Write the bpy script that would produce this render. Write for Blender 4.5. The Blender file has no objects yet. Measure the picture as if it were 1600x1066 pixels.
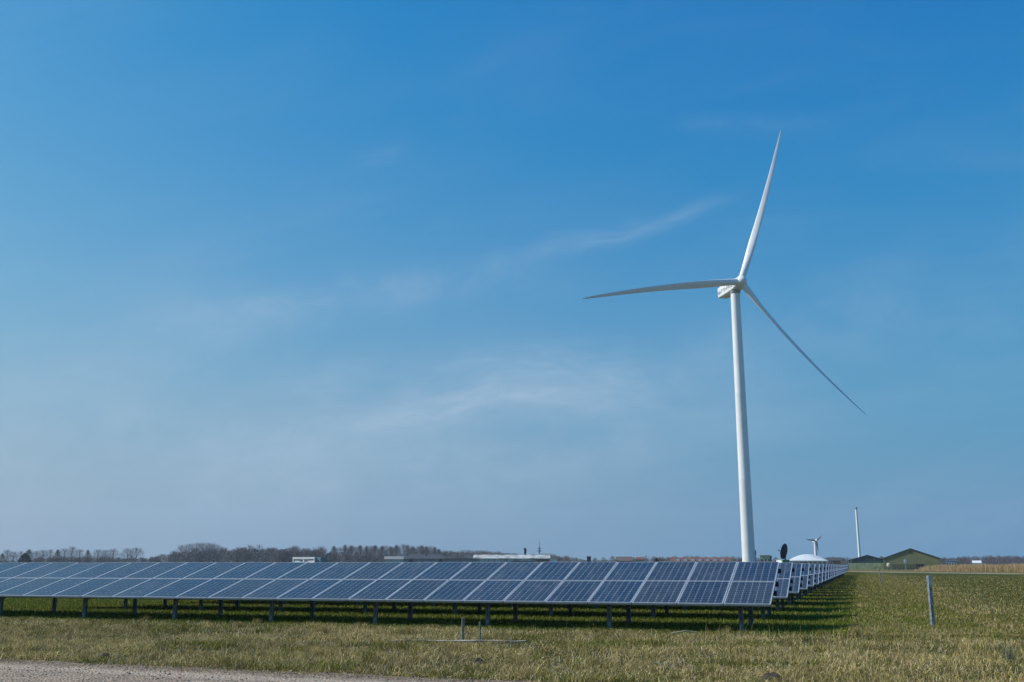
import bpy, math, random
import numpy as np
from mathutils import Vector, Matrix

# ------------------------------------------------------------------ camera, sky, sun, exposure
sc = bpy.context.scene
COL = sc.collection
F_PX, PITCH, H = 1555.6, 0.2222, 1.42            # focal length in 1600-px units, upward pitch, eye height
cam = bpy.data.cameras.new('camera'); cam.sensor_width = 36.0; cam.lens = 36.0 * F_PX / 1600
cam.clip_start = 0.1; cam.clip_end = 20000
cam_o = bpy.data.objects.new('camera', cam); COL.objects.link(cam_o)
cam_o.location = (0, 0, H); cam_o.rotation_euler = (math.pi / 2 + PITCH, 0, 0)
sc.camera = cam_o

SUN_EL, SUN_AZ = math.radians(38), math.radians(84)      # azimuth measured from +Y towards -X
SUN_DIR = Vector((-math.sin(SUN_AZ) * math.cos(SUN_EL), math.cos(SUN_AZ) * math.cos(SUN_EL), math.sin(SUN_EL)))
sl = bpy.data.lights.new('sun', 'SUN'); sl.energy = 5.0; sl.angle = math.radians(0.55); sl.color = (1, 0.955, 0.89)
so = bpy.data.objects.new('sun', sl); COL.objects.link(so)
so.rotation_euler = SUN_DIR.to_track_quat('Z', 'Y').to_euler(); so.location = (-30, 0, 60)

sc.view_settings.view_transform = 'Standard'; sc.view_settings.look = 'None'
sc.view_settings.exposure = 0.0; sc.view_settings.gamma = 1.0; sc.view_settings.use_curve_mapping = False
SKY_STRENGTH = 0.12


class NT:
    """small helper for building node trees"""
    def __init__(s, tree): s.t = tree; s.n = tree.nodes; s.l = tree.links
    def node(s, typ, **kw):
        n = s.n.new(typ)
        for k, v in kw.items(): setattr(n, k, v)
        return n
    def put(s, sock, v):
        if hasattr(v, 'is_linked') or isinstance(v, bpy.types.NodeSocket): s.l.new(v, sock)
        else: sock.default_value = v
    def math(s, op, a, b=0.0, c=0.0, clamp=False):
        n = s.node('ShaderNodeMath', operation=op, use_clamp=clamp)
        s.put(n.inputs[0], a); s.put(n.inputs[1], b); s.put(n.inputs[2], c); return n.outputs[0]
    def vmath(s, op, a, b=(0, 0, 0)):
        n = s.node('ShaderNodeVectorMath', operation=op); s.put(n.inputs[0], a); s.put(n.inputs[1], b)
        return n.outputs['Value'] if op in ('DOT_PRODUCT', 'LENGTH') else n.outputs[0]
    def mix(s, fac, a, b, blend='MIX'):
        n = s.node('ShaderNodeMix', data_type='RGBA', blend_type=blend)
        s.put(n.inputs[0], fac)
        s.put(n.inputs[6], (*a, 1) if isinstance(a, tuple) and len(a) == 3 else a)
        s.put(n.inputs[7], (*b, 1) if isinstance(b, tuple) and len(b) == 3 else b)
        return n.outputs[2]
    def noise(s, vec, scale, detail=3, rough=0.5, dist=0.0):
        n = s.node('ShaderNodeTexNoise'); s.put(n.inputs['Vector'], vec)
        n.inputs['Scale'].default_value = scale; n.inputs['Detail'].default_value = detail
        n.inputs['Roughness'].default_value = rough; n.inputs['Distortion'].default_value = dist
        return n.outputs['Fac']
    def ramp(s, v, lo, hi, a=0.0, b=1.0, smooth=True):
        n = s.node('ShaderNodeMapRange', interpolation_type='SMOOTHSTEP' if smooth else 'LINEAR')
        s.put(n.inputs[0], v); n.inputs[1].default_value = lo; n.inputs[2].default_value = hi
        n.inputs[3].default_value = a; n.inputs[4].default_value = b; return n.outputs[0]
    def combine(s, x, y, z):
        n = s.node('ShaderNodeCombineXYZ'); s.put(n.inputs[0], x); s.put(n.inputs[1], y); s.put(n.inputs[2], z); return n.outputs[0]
    def sep(s, v):
        n = s.node('ShaderNodeSeparateXYZ'); s.put(n.inputs[0], v); return n.outputs


def ray(x, y):
    X, u = (x - 800) / F_PX, (533 - y) / F_PX
    return Vector((X, math.cos(PITCH) - u * math.sin(PITCH), math.sin(PITCH) + u * math.cos(PITCH)))
def P(x, y, d):                                   # the point seen at photo pixel x, y that stands d metres ahead
    r = ray(x, y); return Vector((0, 0, H)) + r * (d / r.y)
def G(x, y):                                      # the ground seen at photo pixel x, y
    r = ray(x, y); p = Vector((0, 0, H)) + r * (-H / r.z); p.z = 0; return p


world = bpy.data.worlds.new('World'); sc.world = world; world.use_nodes = True
w = NT(world.node_tree); w.n.clear()
sky = w.node('ShaderNodeTexSky', sky_type='NISHITA', sun_disc=False)
sky.sun_elevation = SUN_EL; sky.sun_rotation = -SUN_AZ
sky.altitude = 0; sky.air_density = 1.0; sky.dust_density = 0.7; sky.ozone_density = 2.4
tc = w.node('ShaderNodeTexCoord')
dx, dy, dz = w.sep(tc.outputs['Generated'])
iy = w.math('DIVIDE', 1.0, w.math('MAXIMUM', dy, 0.05))
px, pz = w.math('MULTIPLY', dx, iy), w.math('MULTIPLY', dz, iy)     # the plane of the sky ahead: tan of azimuth, tan of elevation
# clear-air colour: the sky texture with its blue deepened, and pale haze low over the land
K = 1 / SKY_STRENGTH
sr = w.node('ShaderNodeSeparateColor'); w.l.new(sky.outputs[0], sr.inputs[0])
chan = [w.math('MAXIMUM', w.math('ADD', w.math('MULTIPLY', sr.outputs[i], m_), o_ * K), 0.004 * K) for i, (m_, o_) in enumerate(((0.57, -0.083), (0.82, 0.016), (0.50, 0.325)))]
clear = w.node('ShaderNodeCombineColor')
for i in range(3): w.l.new(chan[i], clear.inputs[i])
low = w.mix(w.ramp(dx, -0.5, 0.45, smooth=False), tuple(v * K for v in (.262, .362, .472)), tuple(v * K for v in (.080, .262, .460)))
hz = w.math('EXPONENT', w.math('MULTIPLY', w.math('POWER', w.math('DIVIDE', w.math('MAXIMUM', dz, 0.0), 0.235), 1.5), -1.0))
air = w.mix(hz, clear.outputs[0], low)
def sky_uv(x, y):
    r = ray(x, y); return r.x / r.y, r.z / r.y
warp = w.math('MULTIPLY', w.math('SUBTRACT', w.noise(w.combine(w.math('MULTIPLY', px, 1.3), pz, 3.3), 4.0, 3), 0.5), 0.07)
def wisp(p0, p1, width, gain, scale=(3.0, 22.0), seed=0.0, soft=1.0):
    (ax, ay), (bx, by) = sky_uv(*p0), sky_uv(*p1)
    L = math.hypot(bx - ax, by - ay); ux, uy = (bx - ax) / L, (by - ay) / L
    ox, oy = w.math('SUBTRACT', px, ax), w.math('SUBTRACT', pz, ay)
    along = w.math('DIVIDE', w.math('ADD', w.math('MULTIPLY', ox, ux), w.math('MULTIPLY', oy, uy)), L)
    across = w.math('ADD', w.math('ADD', w.math('MULTIPLY', oy, ux), w.math('MULTIPLY', ox, -uy)), warp)
    g = w.math('EXPONENT', w.math('MULTIPLY', w.math('POWER', w.math('DIVIDE', across, width), 2.0), -1.0))
    t = w.math('MULTIPLY', w.ramp(along, -0.25, 0.3), w.ramp(along, 1.25, 0.6))
    n = w.noise(w.combine(w.math('MULTIPLY', along, scale[0] * L * 4), w.math('MULTIPLY', across, scale[1]), seed), 1.0, 5, 0.52, 0.5)
    fine = w.noise(w.combine(w.math('MULTIPLY', along, scale[0] * L * 14), w.math('MULTIPLY', across, scale[1] * 5.5), seed + 3.0), 1.0, 6, 0.6, 0.8)
    n = w.math('MULTIPLY', w.ramp(n, 0.22, 0.82), w.ramp(fine, 0.25, 0.75, 0.5, 1.35))
    return w.math('MULTIPLY', w.math('MULTIPLY', g, t), w.math('MULTIPLY', n, gain))
wisps = [wisp((560, 655), (960, 592), 0.022, 0.46, (1.5, 22.0), seed=1.1), wisp((330, 650), (1180, 590), 0.05, 0.38, (1.6, 14.0), seed=5.2),
         wisp((760, 412), (1120, 330), 0.009, 0.24, (1.2, 16.0), seed=2.7), wisp((300, 495), (860, 425), 0.022, 0.28, (2.0, 10.0), seed=8.4),
         wisp((330, 745), (1040, 700), 0.045, 0.40, (1.6, 8.0), seed=3.9), wisp((-150, 700), (620, 690), 0.05, 0.30, (1.6, 7.0), seed=21.), wisp((1150, 540), (1640, 440), 0.05, 0.16, (2.0, 8.0), seed=6.6),
         wisp((1050, 190), (1330, 195), 0.014, 0.09, (2.0, 14.0), seed=9.1), wisp((540, 255), (640, 235), 0.014, 0.10, (2.0, 14.0), seed=12.),
         wisp((-100, 640), (420, 610), 0.06, 0.16, (2.0, 7.0), seed=15.)]
veil = w.math('MULTIPLY', w.ramp(w.noise(w.combine(w.math('MULTIPLY', px, 2.2), w.math('MULTIPLY', w.math('ADD', pz, w.math('MULTIPLY', px, -0.18)), 9.0), 0.4), 1.0, 5, 0.6, 0.5), 0.40, 0.85), 0.17)
cl = w.math('MULTIPLY', veil, w.ramp(pz, 0.52, 0.22, 0.35, 1.0))
for q in wisps: cl = w.math('ADD', cl, q)
cl = w.math('MINIMUM', cl, 0.8)
cloudy = w.mix(cl, air, tuple(v * K for v in (.46, .58, .72)))
bg = w.node('ShaderNodeBackground'); bg.inputs['Strength'].default_value = SKY_STRENGTH
w.l.new(cloudy, bg.inputs['Color'])
wo = w.node('ShaderNodeOutputWorld'); w.l.new(bg.outputs[0], wo.inputs['Surface'])

# ------------------------------------------------------------------ helpers
rng = np.random.default_rng(7); random.seed(7)
ANG = 0.3291
RD = Vector((-math.cos(ANG), math.sin(ANG), 0))          # along the panel rows, towards the left and away
ND = Vector((math.sin(ANG), math.cos(ANG), 0))           # from row to row, away
CORNER = Vector((5.531, 21.967, 0.0))                    # under the lower right corner of the front row
TILT, ROW_PITCH, COL_PITCH, PANEL_L = 0.2763, 5.236, 1.01, 1.632
LOW_Z = 0.621
ORD = ('first second third fourth fifth sixth seventh eighth ninth tenth eleventh twelfth thirteenth fourteenth fifteenth sixteenth '
       'seventeenth eighteenth nineteenth twentieth twenty-first twenty-second twenty-third twenty-fourth twenty-fifth twenty-sixth '
       'twenty-seventh twenty-eighth').split()


class MB:
    def __init__(s): s.v = []; s.f = []; s.m = []
    def add(s, vs, fs, mi=0):
        o = len(s.v); s.v += [tuple(p) for p in vs]
        for f in fs: s.f.append(tuple(i + o for i in f)); s.m.append(mi)
        return s
    def box(s, lo, hi, mi=0, M=None):
        (a, b, c), (d, e, f) = lo, hi
        vs = [Vector(p) for p in ((a, b, c), (d, b, c), (d, e, c), (a, e, c), (a, b, f), (d, b, f), (d, e, f), (a, e, f))]
        if M is not None: vs = [M @ p for p in vs]
        return s.add(vs, [(0, 3, 2, 1), (4, 5, 6, 7), (0, 1, 5, 4), (1, 2, 6, 5), (2, 3, 7, 6), (3, 0, 4, 7)], mi)
    def rings(s, rings, cap=True, mi=0):
        k = len(rings[0]); vs = [p for r in rings for p in r]; fs = []
        for i in range(len(rings) - 1):
            for j in range(k):
                j2 = (j + 1) % k; fs.append((i * k + j, i * k + j2, (i + 1) * k + j2, (i + 1) * k + j))
        if cap: fs += [tuple(range(k - 1, -1, -1)), tuple((len(rings) - 1) * k + j for j in range(k))]
        return s.add(vs, fs, mi)
    def tube(s, pts, rad, k=12, mi=0):
        pts = [Vector(p) for p in pts]; R = rad if isinstance(rad, (list, tuple)) else [rad] * len(pts); rr = []
        for i, p in enumerate(pts):
            t = (pts[min(i + 1, len(pts) - 1)] - pts[max(i - 1, 0)]).normalized()
            a = t.cross(Vector((0, 0, 1)) if abs(t.z) < 0.9 else Vector((1, 0, 0))).normalized(); b = t.cross(a)
            rr.append([p + (a * math.cos(2 * math.pi * j / k) + b * math.sin(2 * math.pi * j / k)) * R[i] for j in range(k)])
        return s.rings(rr, True, mi)
    def build(s, name, mats, parent=None, smooth=False):
        me = bpy.data.meshes.new(name); me.from_pydata(s.v, [], s.f); me.validate()
        for m in (mats if isinstance(mats, (list, tuple)) else [mats]): me.materials.append(m)
        me.polygons.foreach_set('material_index', s.m[:len(me.polygons)])
        if smooth: me.polygons.foreach_set('use_smooth', [True] * len(me.polygons))
        import bmesh
        bm = bmesh.new(); bm.from_mesh(me); bmesh.ops.recalc_face_normals(bm, faces=bm.faces); bm.to_mesh(me); bm.free()
        if smooth: me.set_sharp_from_angle(angle=math.radians(40))
        return link(name, me, parent)


def link(name, data, parent=None):
    o = bpy.data.objects.new(name, data); COL.objects.link(o)
    if parent is not None: o.parent = parent
    return o
def tag(o, label=None, cat=None, group=None, kind=None):
    for k, v in (('label', label), ('category', cat), ('group', group), ('kind', kind)):
        if v: o[k] = v
    return o
def empty(name, loc, label, cat, group=None, rz=0.0):
    o = bpy.data.objects.new(name, None); COL.objects.link(o); o.location = loc; o.rotation_euler = (0, 0, rz)
    o.empty_display_size = 0.2
    return tag(o, label, cat, group)
def copy_tree(o, parent=None):
    c = o.copy(); COL.objects.link(c); c.parent = parent
    for ch in list(o.children): copy_tree(ch, c)
    return c
def np_mesh(name, V, Fq, cols=None, mats=(), tris=False):
    """a mesh from numpy arrays; Fq is (n, k) vertex indices"""
    me = bpy.data.meshes.new(name); k = Fq.shape[1]; n = len(Fq)
    me.vertices.add(len(V)); me.vertices.foreach_set('co', np.ascontiguousarray(V, np.float32).ravel())
    me.loops.add(n * k); me.loops.foreach_set('vertex_index', np.ascontiguousarray(Fq, np.int32).ravel())
    me.polygons.add(n); me.polygons.foreach_set('loop_start', np.arange(0, n * k, k, dtype=np.int32))
    me.update(calc_edges=True)
    if cols is not None:
        at = me.color_attributes.new('tint', 'FLOAT_COLOR', 'POINT')
        at.data.foreach_set('color', np.ascontiguousarray(np.c_[cols, np.ones(len(cols))], np.float32).ravel())
    for m in mats: me.materials.append(m)
    return me


def mat(name, col, rough=0.6, var=0.12, scale=4.0, metal=0.0, spec=0.5, bump=0.0, col2=None, detail=4, coat=0.0):
    m = bpy.data.materials.new(name); m.use_nodes = True; t = NT(m.node_tree)
    b = t.n['Principled BSDF']; b.inputs['Roughness'].default_value = rough; b.inputs['Metallic'].default_value = metal
    b.inputs['Specular IOR Level'].default_value = spec; b.inputs['Coat Weight'].default_value = coat
    tcn = t.node('ShaderNodeTexCoord'); v = tcn.outputs['Object']
    n = t.noise(v, scale, detail, 0.6)
    c2 = col2 or tuple(c * (1 - 2 * var) for c in col); c1 = tuple(min(1, c * (1 + var)) for c in col) if col2 is None else col
    t.put(b.inputs['Base Color'], t.mix(t.ramp(n, 0.3, 0.7), c1, c2))
    if bump:
        bp = t.node('ShaderNodeBump'); bp.inputs['Strength'].default_value = bump; bp.inputs['Distance'].default_value = 0.02
        t.put(bp.inputs['Height'], t.noise(v, scale * 4, 4)); t.l.new(bp.outputs[0], b.inputs['Normal'])
    return m
def leaf_mat(name, transl=0.35, rough=0.7, jitter=0.0):
    """matte plant matter, its colour kept on the mesh per blade or twig"""
    m = bpy.data.materials.new(name); m.use_nodes = True; t = NT(m.node_tree); t.n.clear()
    a = t.node('ShaderNodeAttribute', attribute_name='tint')
    c = a.outputs['Color']
    d = t.node('ShaderNodeBsdfDiffuse'); t.put(d.inputs['Color'], c); out = d.outputs[0]
    if transl:
        tr = t.node('ShaderNodeBsdfTranslucent'); t.put(tr.inputs['Color'], c)
        mx = t.node('ShaderNodeMixShader'); mx.inputs[0].default_value = transl
        t.l.new(d.outputs[0], mx.inputs[1]); t.l.new(tr.outputs[0], mx.inputs[2]); out = mx.outputs[0]
    o = t.node('ShaderNodeOutputMaterial'); t.l.new(out, o.inputs[0]); return m


M_WHITE = mat('turbine_paint', (0.74, 0.75, 0.76), 0.38, 0.03, 0.25, coat=0.15)
M_WHITE2 = mat('white_paint', (0.78, 0.78, 0.77), 0.5, 0.05, 0.6)
M_ALU = mat('aluminium', (0.56, 0.58, 0.60), 0.38, 0.08, 3.0, metal=0.35)
M_GALV = mat('galvanised_steel', (0.30, 0.32, 0.35), 0.45, 0.25, 14.0, metal=0.5)
M_POST = mat('dull_galvanised', (0.17, 0.185, 0.20), 0.55, 0.3, 10.0, metal=0.3)
M_STEEL = mat('dark_steel', (0.05, 0.055, 0.06), 0.55, 0.2, 6.0, metal=0.2)
M_DARK = mat('dark_rubber', (0.02, 0.02, 0.022), 0.7)
M_WOOD = mat('weathered_wood', (0.30, 0.26, 0.20), 0.85, 0.25, 9.0, bump=0.5)
M_STRAW = mat('straw', (0.46, 0.38, 0.22), 0.8, 0.1, 8.0)
M_LETTER = mat('grey_lettering', (0.10, 0.11, 0.13), 0.5)
M_SOIL = mat('dark_soil', (0.055, 0.04, 0.028), 0.95, 0.3, 12.0, bump=0.8)
M_GRASS = leaf_mat('grass_blades', 0.22)
M_TWIG = leaf_mat('twigs', 0.0)

# ------------------------------------------------------------------ land zones (shared by the ground and the grass)
def line(a, b):                                   # signed distance (positive on the right of a -> b) as (nx, ny, c)
    a, b = Vector(a), Vector(b); d = (b - a).to_2d().normalized(); n = Vector((d.y, -d.x)); return n.x, n.y, -(n.x * a.x + n.y * a.y)
L_ROW = (ND.x, ND.y, -(CORNER.x * ND.x + CORNER.y * ND.y))                   # distance behind the front edge of the rows
L_END = (-RD.x, -RD.y, (CORNER.x * RD.x + CORNER.y * RD.y))                  # distance to the right of the row ends
L_GREEN = line(G(1640, 985), G(1392, 901))                                    # the greener field on the right
L_TRACK = line(G(1660, 898.0), G(1310, 892.6))                                # beyond it: the farm track and rough land
L_ROAD = line(G(-60, 1029.5), G(800, 1066.5))                                 # the gravel road, on its right
ld = lambda l, x, y: l[0] * x + l[1] * y + l[2]

_grids = {}
def vnoise(x, y, s, seed):
    g = _grids.setdefault(seed, np.random.default_rng(seed).random((128, 128)))
    X, Y = x / s, y / s; xi, yi = np.floor(X).astype(int), np.floor(Y).astype(int); fx, fy = X - xi, Y - yi
    fx, fy = fx * fx * (3 - 2 * fx), fy * fy * (3 - 2 * fy); q = lambda a, b: g[a % 128, b % 128]
    return (q(xi, yi) * (1 - fx) + q(xi + 1, yi) * fx) * (1 - fy) + (q(xi, yi + 1) * (1 - fx) + q(xi + 1, yi + 1) * fx) * fy
def fnoise(x, y, s, seed): return 0.55 * vnoise(x, y, s, seed) + 0.3 * vnoise(x, y, s / 2.1, seed + 1) + 0.15 * vnoise(x, y, s / 4.3, seed + 2)
def sstep(v, a, b):
    t = np.clip((v - a) / (b - a), 0, 1); return t * t * (3 - 2 * t)

# ------------------------------------------------------------------ the ground, gravel road and farm track
gm = bpy.data.materials.new('meadow_ground'); gm.use_nodes = True; t = NT(gm.node_tree)
b = t.n['Principled BSDF']; b.inputs['Roughness'].default_value = 1.0; b.inputs['Specular IOR Level'].default_value = 0.0
pos = t.node('ShaderNodeTexCoord').outputs['Object']
def tline(l): return t.math('ADD', t.vmath('DOT_PRODUCT', pos, (l[0], l[1], 0)), l[2])
n1, n2, n3 = t.noise(pos, 0.25, 4), t.noise(pos, 1.7, 5, 0.65), t.noise(pos, 14.0, 4, 0.7)
n0 = t.noise(pos, 0.03, 4)
wob = t.math('MULTIPLY', t.math('SUBTRACT', n1, 0.5), 3.0)
dry = t.mix(t.ramp(n2, 0.35, 0.65), (0.115, 0.092, 0.036), (0.05, 0.05, 0.017))
lush = t.mix(t.ramp(n2, 0.35, 0.65), (0.085, 0.098, 0.026), (0.050, 0.062, 0.018))
olive = t.mix(t.ramp(n2, 0.3, 0.7), (0.16, 0.15, 0.062), (0.09, 0.095, 0.034))
green = t.mix(t.ramp(n2, 0.3, 0.7), (0.095, 0.105, 0.038), (0.060, 0.074, 0.025))
rough_land = t.mix(t.ramp(n0, 0.35, 0.62), (0.25, 0.20, 0.105), (0.125, 0.12, 0.05))
c = t.mix(t.ramp(t.math('ADD', tline(L_ROW), wob), -1.2, 0.4), dry, lush)
c = t.mix(t.ramp(t.math('ADD', tline(L_END), wob), 1.0, 4.5), c, t.mix(t.ramp(t.math('ADD', tline(L_ROW), wob), -1.5, 2.5), dry, olive))
c = t.mix(t.ramp(t.math('ADD', tline(L_GREEN), wob), -4.0, 5.0), c, green)
c = t.mix(t.ramp(t.math('ADD', tline(L_TRACK), wob), -2.5, 1.5), c, rough_land)
far = t.mix(t.ramp(n0, 0.4, 0.6), (0.10, 0.10, 0.045), (0.06, 0.075, 0.028))
c = t.mix(t.ramp(t.vmath('LENGTH', pos), 380, 520), c, far)
c = t.mix(t.ramp(n3, 0.3, 0.75), c, t.mix(1.0, c, (0.62, 0.60, 0.55), 'MULTIPLY'))
t.put(b.inputs['Base Color'], c)
bp = t.node('ShaderNodeBump'); bp.inputs['Strength'].default_value = 0.8; bp.inputs['Distance'].default_value = 0.06
t.put(bp.inputs['Height'], n3); t.l.new(bp.outputs[0], b.inputs['Normal'])
g = MB(); S = 3500.0
g.add([(-S, -400, 0), (S, -400, 0), (S, S, 0), (-S, S, 0)], [(0, 1, 2, 3)])
tag(g.build('ground', gm), kind='structure')

a0 = G(0, 1031); a1 = G(790, 1065); dr = (a1 - a0).normalized(); nr = Vector((dr.y, -dr.x, 0))
rm = bpy.data.materials.new('gravel'); rm.use_nodes = True; t = NT(rm.node_tree)
b = t.n['Principled BSDF']; b.inputs['Roughness'].default_value = 0.95; b.inputs['Specular IOR Level'].default_value = 0.2
pos = t.node('ShaderNodeTexCoord').outputs['Object']
vor = t.node('ShaderNodeTexVoronoi'); t.put(vor.inputs['Vector'], pos); vor.inputs['Scale'].default_value = 28
c = t.mix(t.ramp(t.noise(pos, 1.3, 5, 0.65), 0.35, 0.65), (0.47, 0.39, 0.315), (0.36, 0.305, 0.25))
c = t.mix(t.ramp(t.noise(pos, 22, 5, 0.75), 0.42, 0.66), c, (0.15, 0.13, 0.11))
c = t.mix(t.ramp(t.noise(pos, 5, 3, 0.6), 0.55, 0.72), c, (0.50, 0.44, 0.37))
rd = t.math('ADD', t.vmath('DOT_PRODUCT', pos, (nr.x, nr.y, 0)), -(nr.x * a0.x + nr.y * a0.y))
rw_ = t.math('ADD', rd, t.math('MULTIPLY', t.math('SUBTRACT', t.noise(pos, 0.9, 4, 0.6), 0.5), 0.5))
c = t.mix(t.math('MULTIPLY', t.ramp(rw_, 0.75, 0.15), t.ramp(t.noise(pos, 9, 4, 0.7), 0.35, 0.6)), c, (0.16, 0.125, 0.085))
c = t.mix(t.math('MULTIPLY', t.math('MULTIPLY', t.ramp(rw_, 0.55, 0.8), t.ramp(rw_, 1.25, 1.0)), 0.6), c, (0.50, 0.44, 0.37))
t.put(b.inputs['Base Color'], t.mix(1.0, t.mix(0.35, c, t.combine(*[t.sep(vor.outputs['Color'])[0]] * 3), 'SOFT_LIGHT'), (0.93, 0.84, 0.75), 'MULTIPLY'))
bp = t.node('ShaderNodeBump'); bp.inputs['Strength'].default_value = 1.0; bp.inputs['Distance'].default_value = 0.03
t.put(bp.inputs['Height'], vor.outputs['Distance']); t.l.new(bp.outputs[0], b.inputs['Normal'])
r_ = MB(); N = 260; vs = []
for i in range(N + 1):
    s_ = -45 + 90 * i / N; w_ = 0.16 * (fnoise(np.array([s_ + 200.]), np.array([3.]), 1.7, 40)[0] - 0.5) * 2 + 0.07 * (random.random() - 0.5)
    p = a0 + dr * s_ + nr * w_; q = a0 + dr * s_ + nr * 5.0
    vs += [(p.x, p.y, 0.012), (q.x, q.y, 0.012)]
r_.add(vs, [(2 * i, 2 * i + 1, 2 * i + 3, 2 * i + 2) for i in range(N)])
tag(r_.build('gravel_road', rm), kind='structure')
tm = mat('track_sand', (0.36, 0.31, 0.20), 0.95, 0.2, 0.2)
p0, p1 = G(1312, 893.2), G(1700, 898.6); dd = (p1 - p0).normalized(); nn = Vector((dd.y, -dd.x, 0))
tr = MB(); N = 60; vs = []
for i in range(N + 1):
    p = p0.lerp(p1, i / N); a, e = 3.0 + random.uniform(-.8, .8), 4.5 + random.uniform(-1.5, 1.5)
    vs += [p + nn * a + Vector((0, 0, .01)), p - nn * e + Vector((0, 0, .01))]
tr.add(vs, [(2 * i, 2 * i + 1, 2 * i + 3, 2 * i + 2) for i in range(N)])
tag(tr.build('farm_track', tm), kind='structure')

# ------------------------------------------------------------------ solar panel rows
pm = bpy.data.materials.new('solar_cells'); pm.use_nodes = True; t = NT(pm.node_tree)
b = t.n['Principled BSDF']
oc = t.node('ShaderNodeTexCoord').outputs['Object']; x, y, z = t.sep(oc)
PW = 0.992; CELL_X, CELL_Y = (PW - 0.05) / 6, (PANEL_L - 0.06) / 10
def near_line(v, off, step, half):
    q = t.math('FRACT', t.math('DIVIDE', t.math('SUBTRACT', v, off), step))
    d = t.math('MULTIPLY', t.math('MINIMUM', q, t.math('SUBTRACT', 1.0, q)), step)
    return t.math('LESS_THAN', d, half)
gx = near_line(x, -PW / 2 + 0.025, CELL_X, 0.0034); gy = near_line(y, 0.03, CELL_Y, 0.0024)
bus = near_line(x, -PW / 2 + 0.025 + CELL_X / 6, CELL_X / 3, 0.0012)
ids = t.combine(t.math('FLOOR', t.math('DIVIDE', x, CELL_X)), t.math('FLOOR', t.math('DIVIDE', y, CELL_Y)), t.node('ShaderNodeObjectInfo').outputs['Random'])
wn = t.node('ShaderNodeTexWhiteNoise'); t.put(wn.inputs['Vector'], ids)
rnd = t.node('ShaderNodeObjectInfo').outputs['Random']
base = t.mix(rnd, (0.009, 0.016, 0.034), (0.026, 0.027, 0.032))
tint = t.node('ShaderNodeTexWhiteNoise', noise_dimensions='1D'); t.put(tint.inputs['W'], rnd)
base = t.mix(t.math('MULTIPLY', tint.outputs['Value'], 0.5), base, (0.012, 0.026, 0.058))
base = t.mix(wn.outputs['Value'], base, t.mix(1.0, base, (1.5, 1.5, 1.45), 'MULTIPLY'))
crys = t.node('ShaderNodeTexVoronoi'); t.put(crys.inputs['Vector'], oc); crys.inputs['Scale'].default_value = 70
base = t.mix(0.25, base, t.mix(1.0, base, crys.outputs['Color'], 'MULTIPLY'))
cc = t.mix(t.math('MULTIPLY', bus, 0.55), base, (0.30, 0.32, 0.35))
cc = t.mix(t.math('MAXIMUM', t.math('MULTIPLY', gx, 0.9), t.math('MULTIPLY', gy, 0.6)), cc, (0.28, 0.31, 0.36))
fx = t.math('SUBTRACT', t.math('FRACT', t.math('ADD', t.math('DIVIDE', t.math('ADD', x, PW / 2 - 0.025), CELL_X), 0.5)), 0.5)
fy = t.math('SUBTRACT', t.math('FRACT', t.math('ADD', t.math('DIVIDE', t.math('SUBTRACT', y, 0.03), CELL_Y), 0.5)), 0.5)
dia = t.math('LESS_THAN', t.math('ADD', t.math('ABSOLUTE', fx), t.math('ABSOLUTE', fy)), 0.08)
cc = t.mix(dia, cc, (0.45, 0.48, 0.52))
cc = t.mix(t.ramp(t.noise(oc, 3.0, 4), 0.45, 0.8, 0.0, 0.10), cc, (0.25, 0.23, 0.2))
dv = t.combine(t.math('ADD', t.math('MULTIPLY', x, 9.0), t.math('MULTIPLY', rnd, 57.0)), t.math('MULTIPLY', y, 1.1), t.math('MULTIPLY', rnd, 31.0))
dust = t.math('MULTIPLY', t.ramp(t.noise(dv, 1.0, 5, 0.65), 0.40, 0.80), t.math('ADD', 0.35, t.math('MULTIPLY', tint.outputs['Value'], 0.65)))
dust = t.math('ADD', t.math('MULTIPLY', dust, 0.20), t.math('MULTIPLY', t.ramp(y, 0.10, 0.02), 0.22))
spot = t.node('ShaderNodeTexVoronoi'); t.put(spot.inputs['Vector'], t.combine(t.math('ADD', x, t.math('MULTIPLY', rnd, 91.0)), y, 0.0)); spot.inputs['Scale'].default_value = 3.2
dust = t.math('ADD', dust, t.math('MULTIPLY', t.math('LESS_THAN', spot.outputs['Distance'], 0.045), 0.5))
cc = t.mix(dust, cc, (0.34, 0.32, 0.28))
t.put(b.inputs['Base Color'], cc); t.put(b.inputs['Roughness'], t.math('ADD', 0.17, t.math('MULTIPLY', dust, 0.8))); b.inputs['IOR'].default_value = 1.27

def panel_meshes():
    fr = MB(); fw, ft = 0.018, 0.040
    hw, L_ = PW / 2, PANEL_L
    fr.box((-hw, 0, -ft), (hw, fw, 0.003)); fr.box((-hw, L_ - fw, -ft), (hw, L_, 0.003))
    fr.box((-hw, fw, -ft), (-hw + fw, L_ - fw, 0.003)); fr.box((hw - fw, fw, -ft), (hw, L_ - fw, 0.003))
    fr.box((-hw, -0.004, -0.046), (hw, 0, -0.002))
    gl = MB(); gl.box((-hw + fw, fw, -0.012), (hw - fw, L_ - fw, 0.0))
    both = MB(); both.add(gl.v, gl.f, 0); both.add(fr.v, fr.f, 1)
    jb = MB(); jb.box((-0.07, L_ - 0.2, -0.045), (0.07, L_ - 0.08, -0.012))
    return gl, fr, both, jb
gl, fr, both, jb = panel_meshes()
slope = Matrix.Rotation(TILT, 4, 'X')
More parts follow.
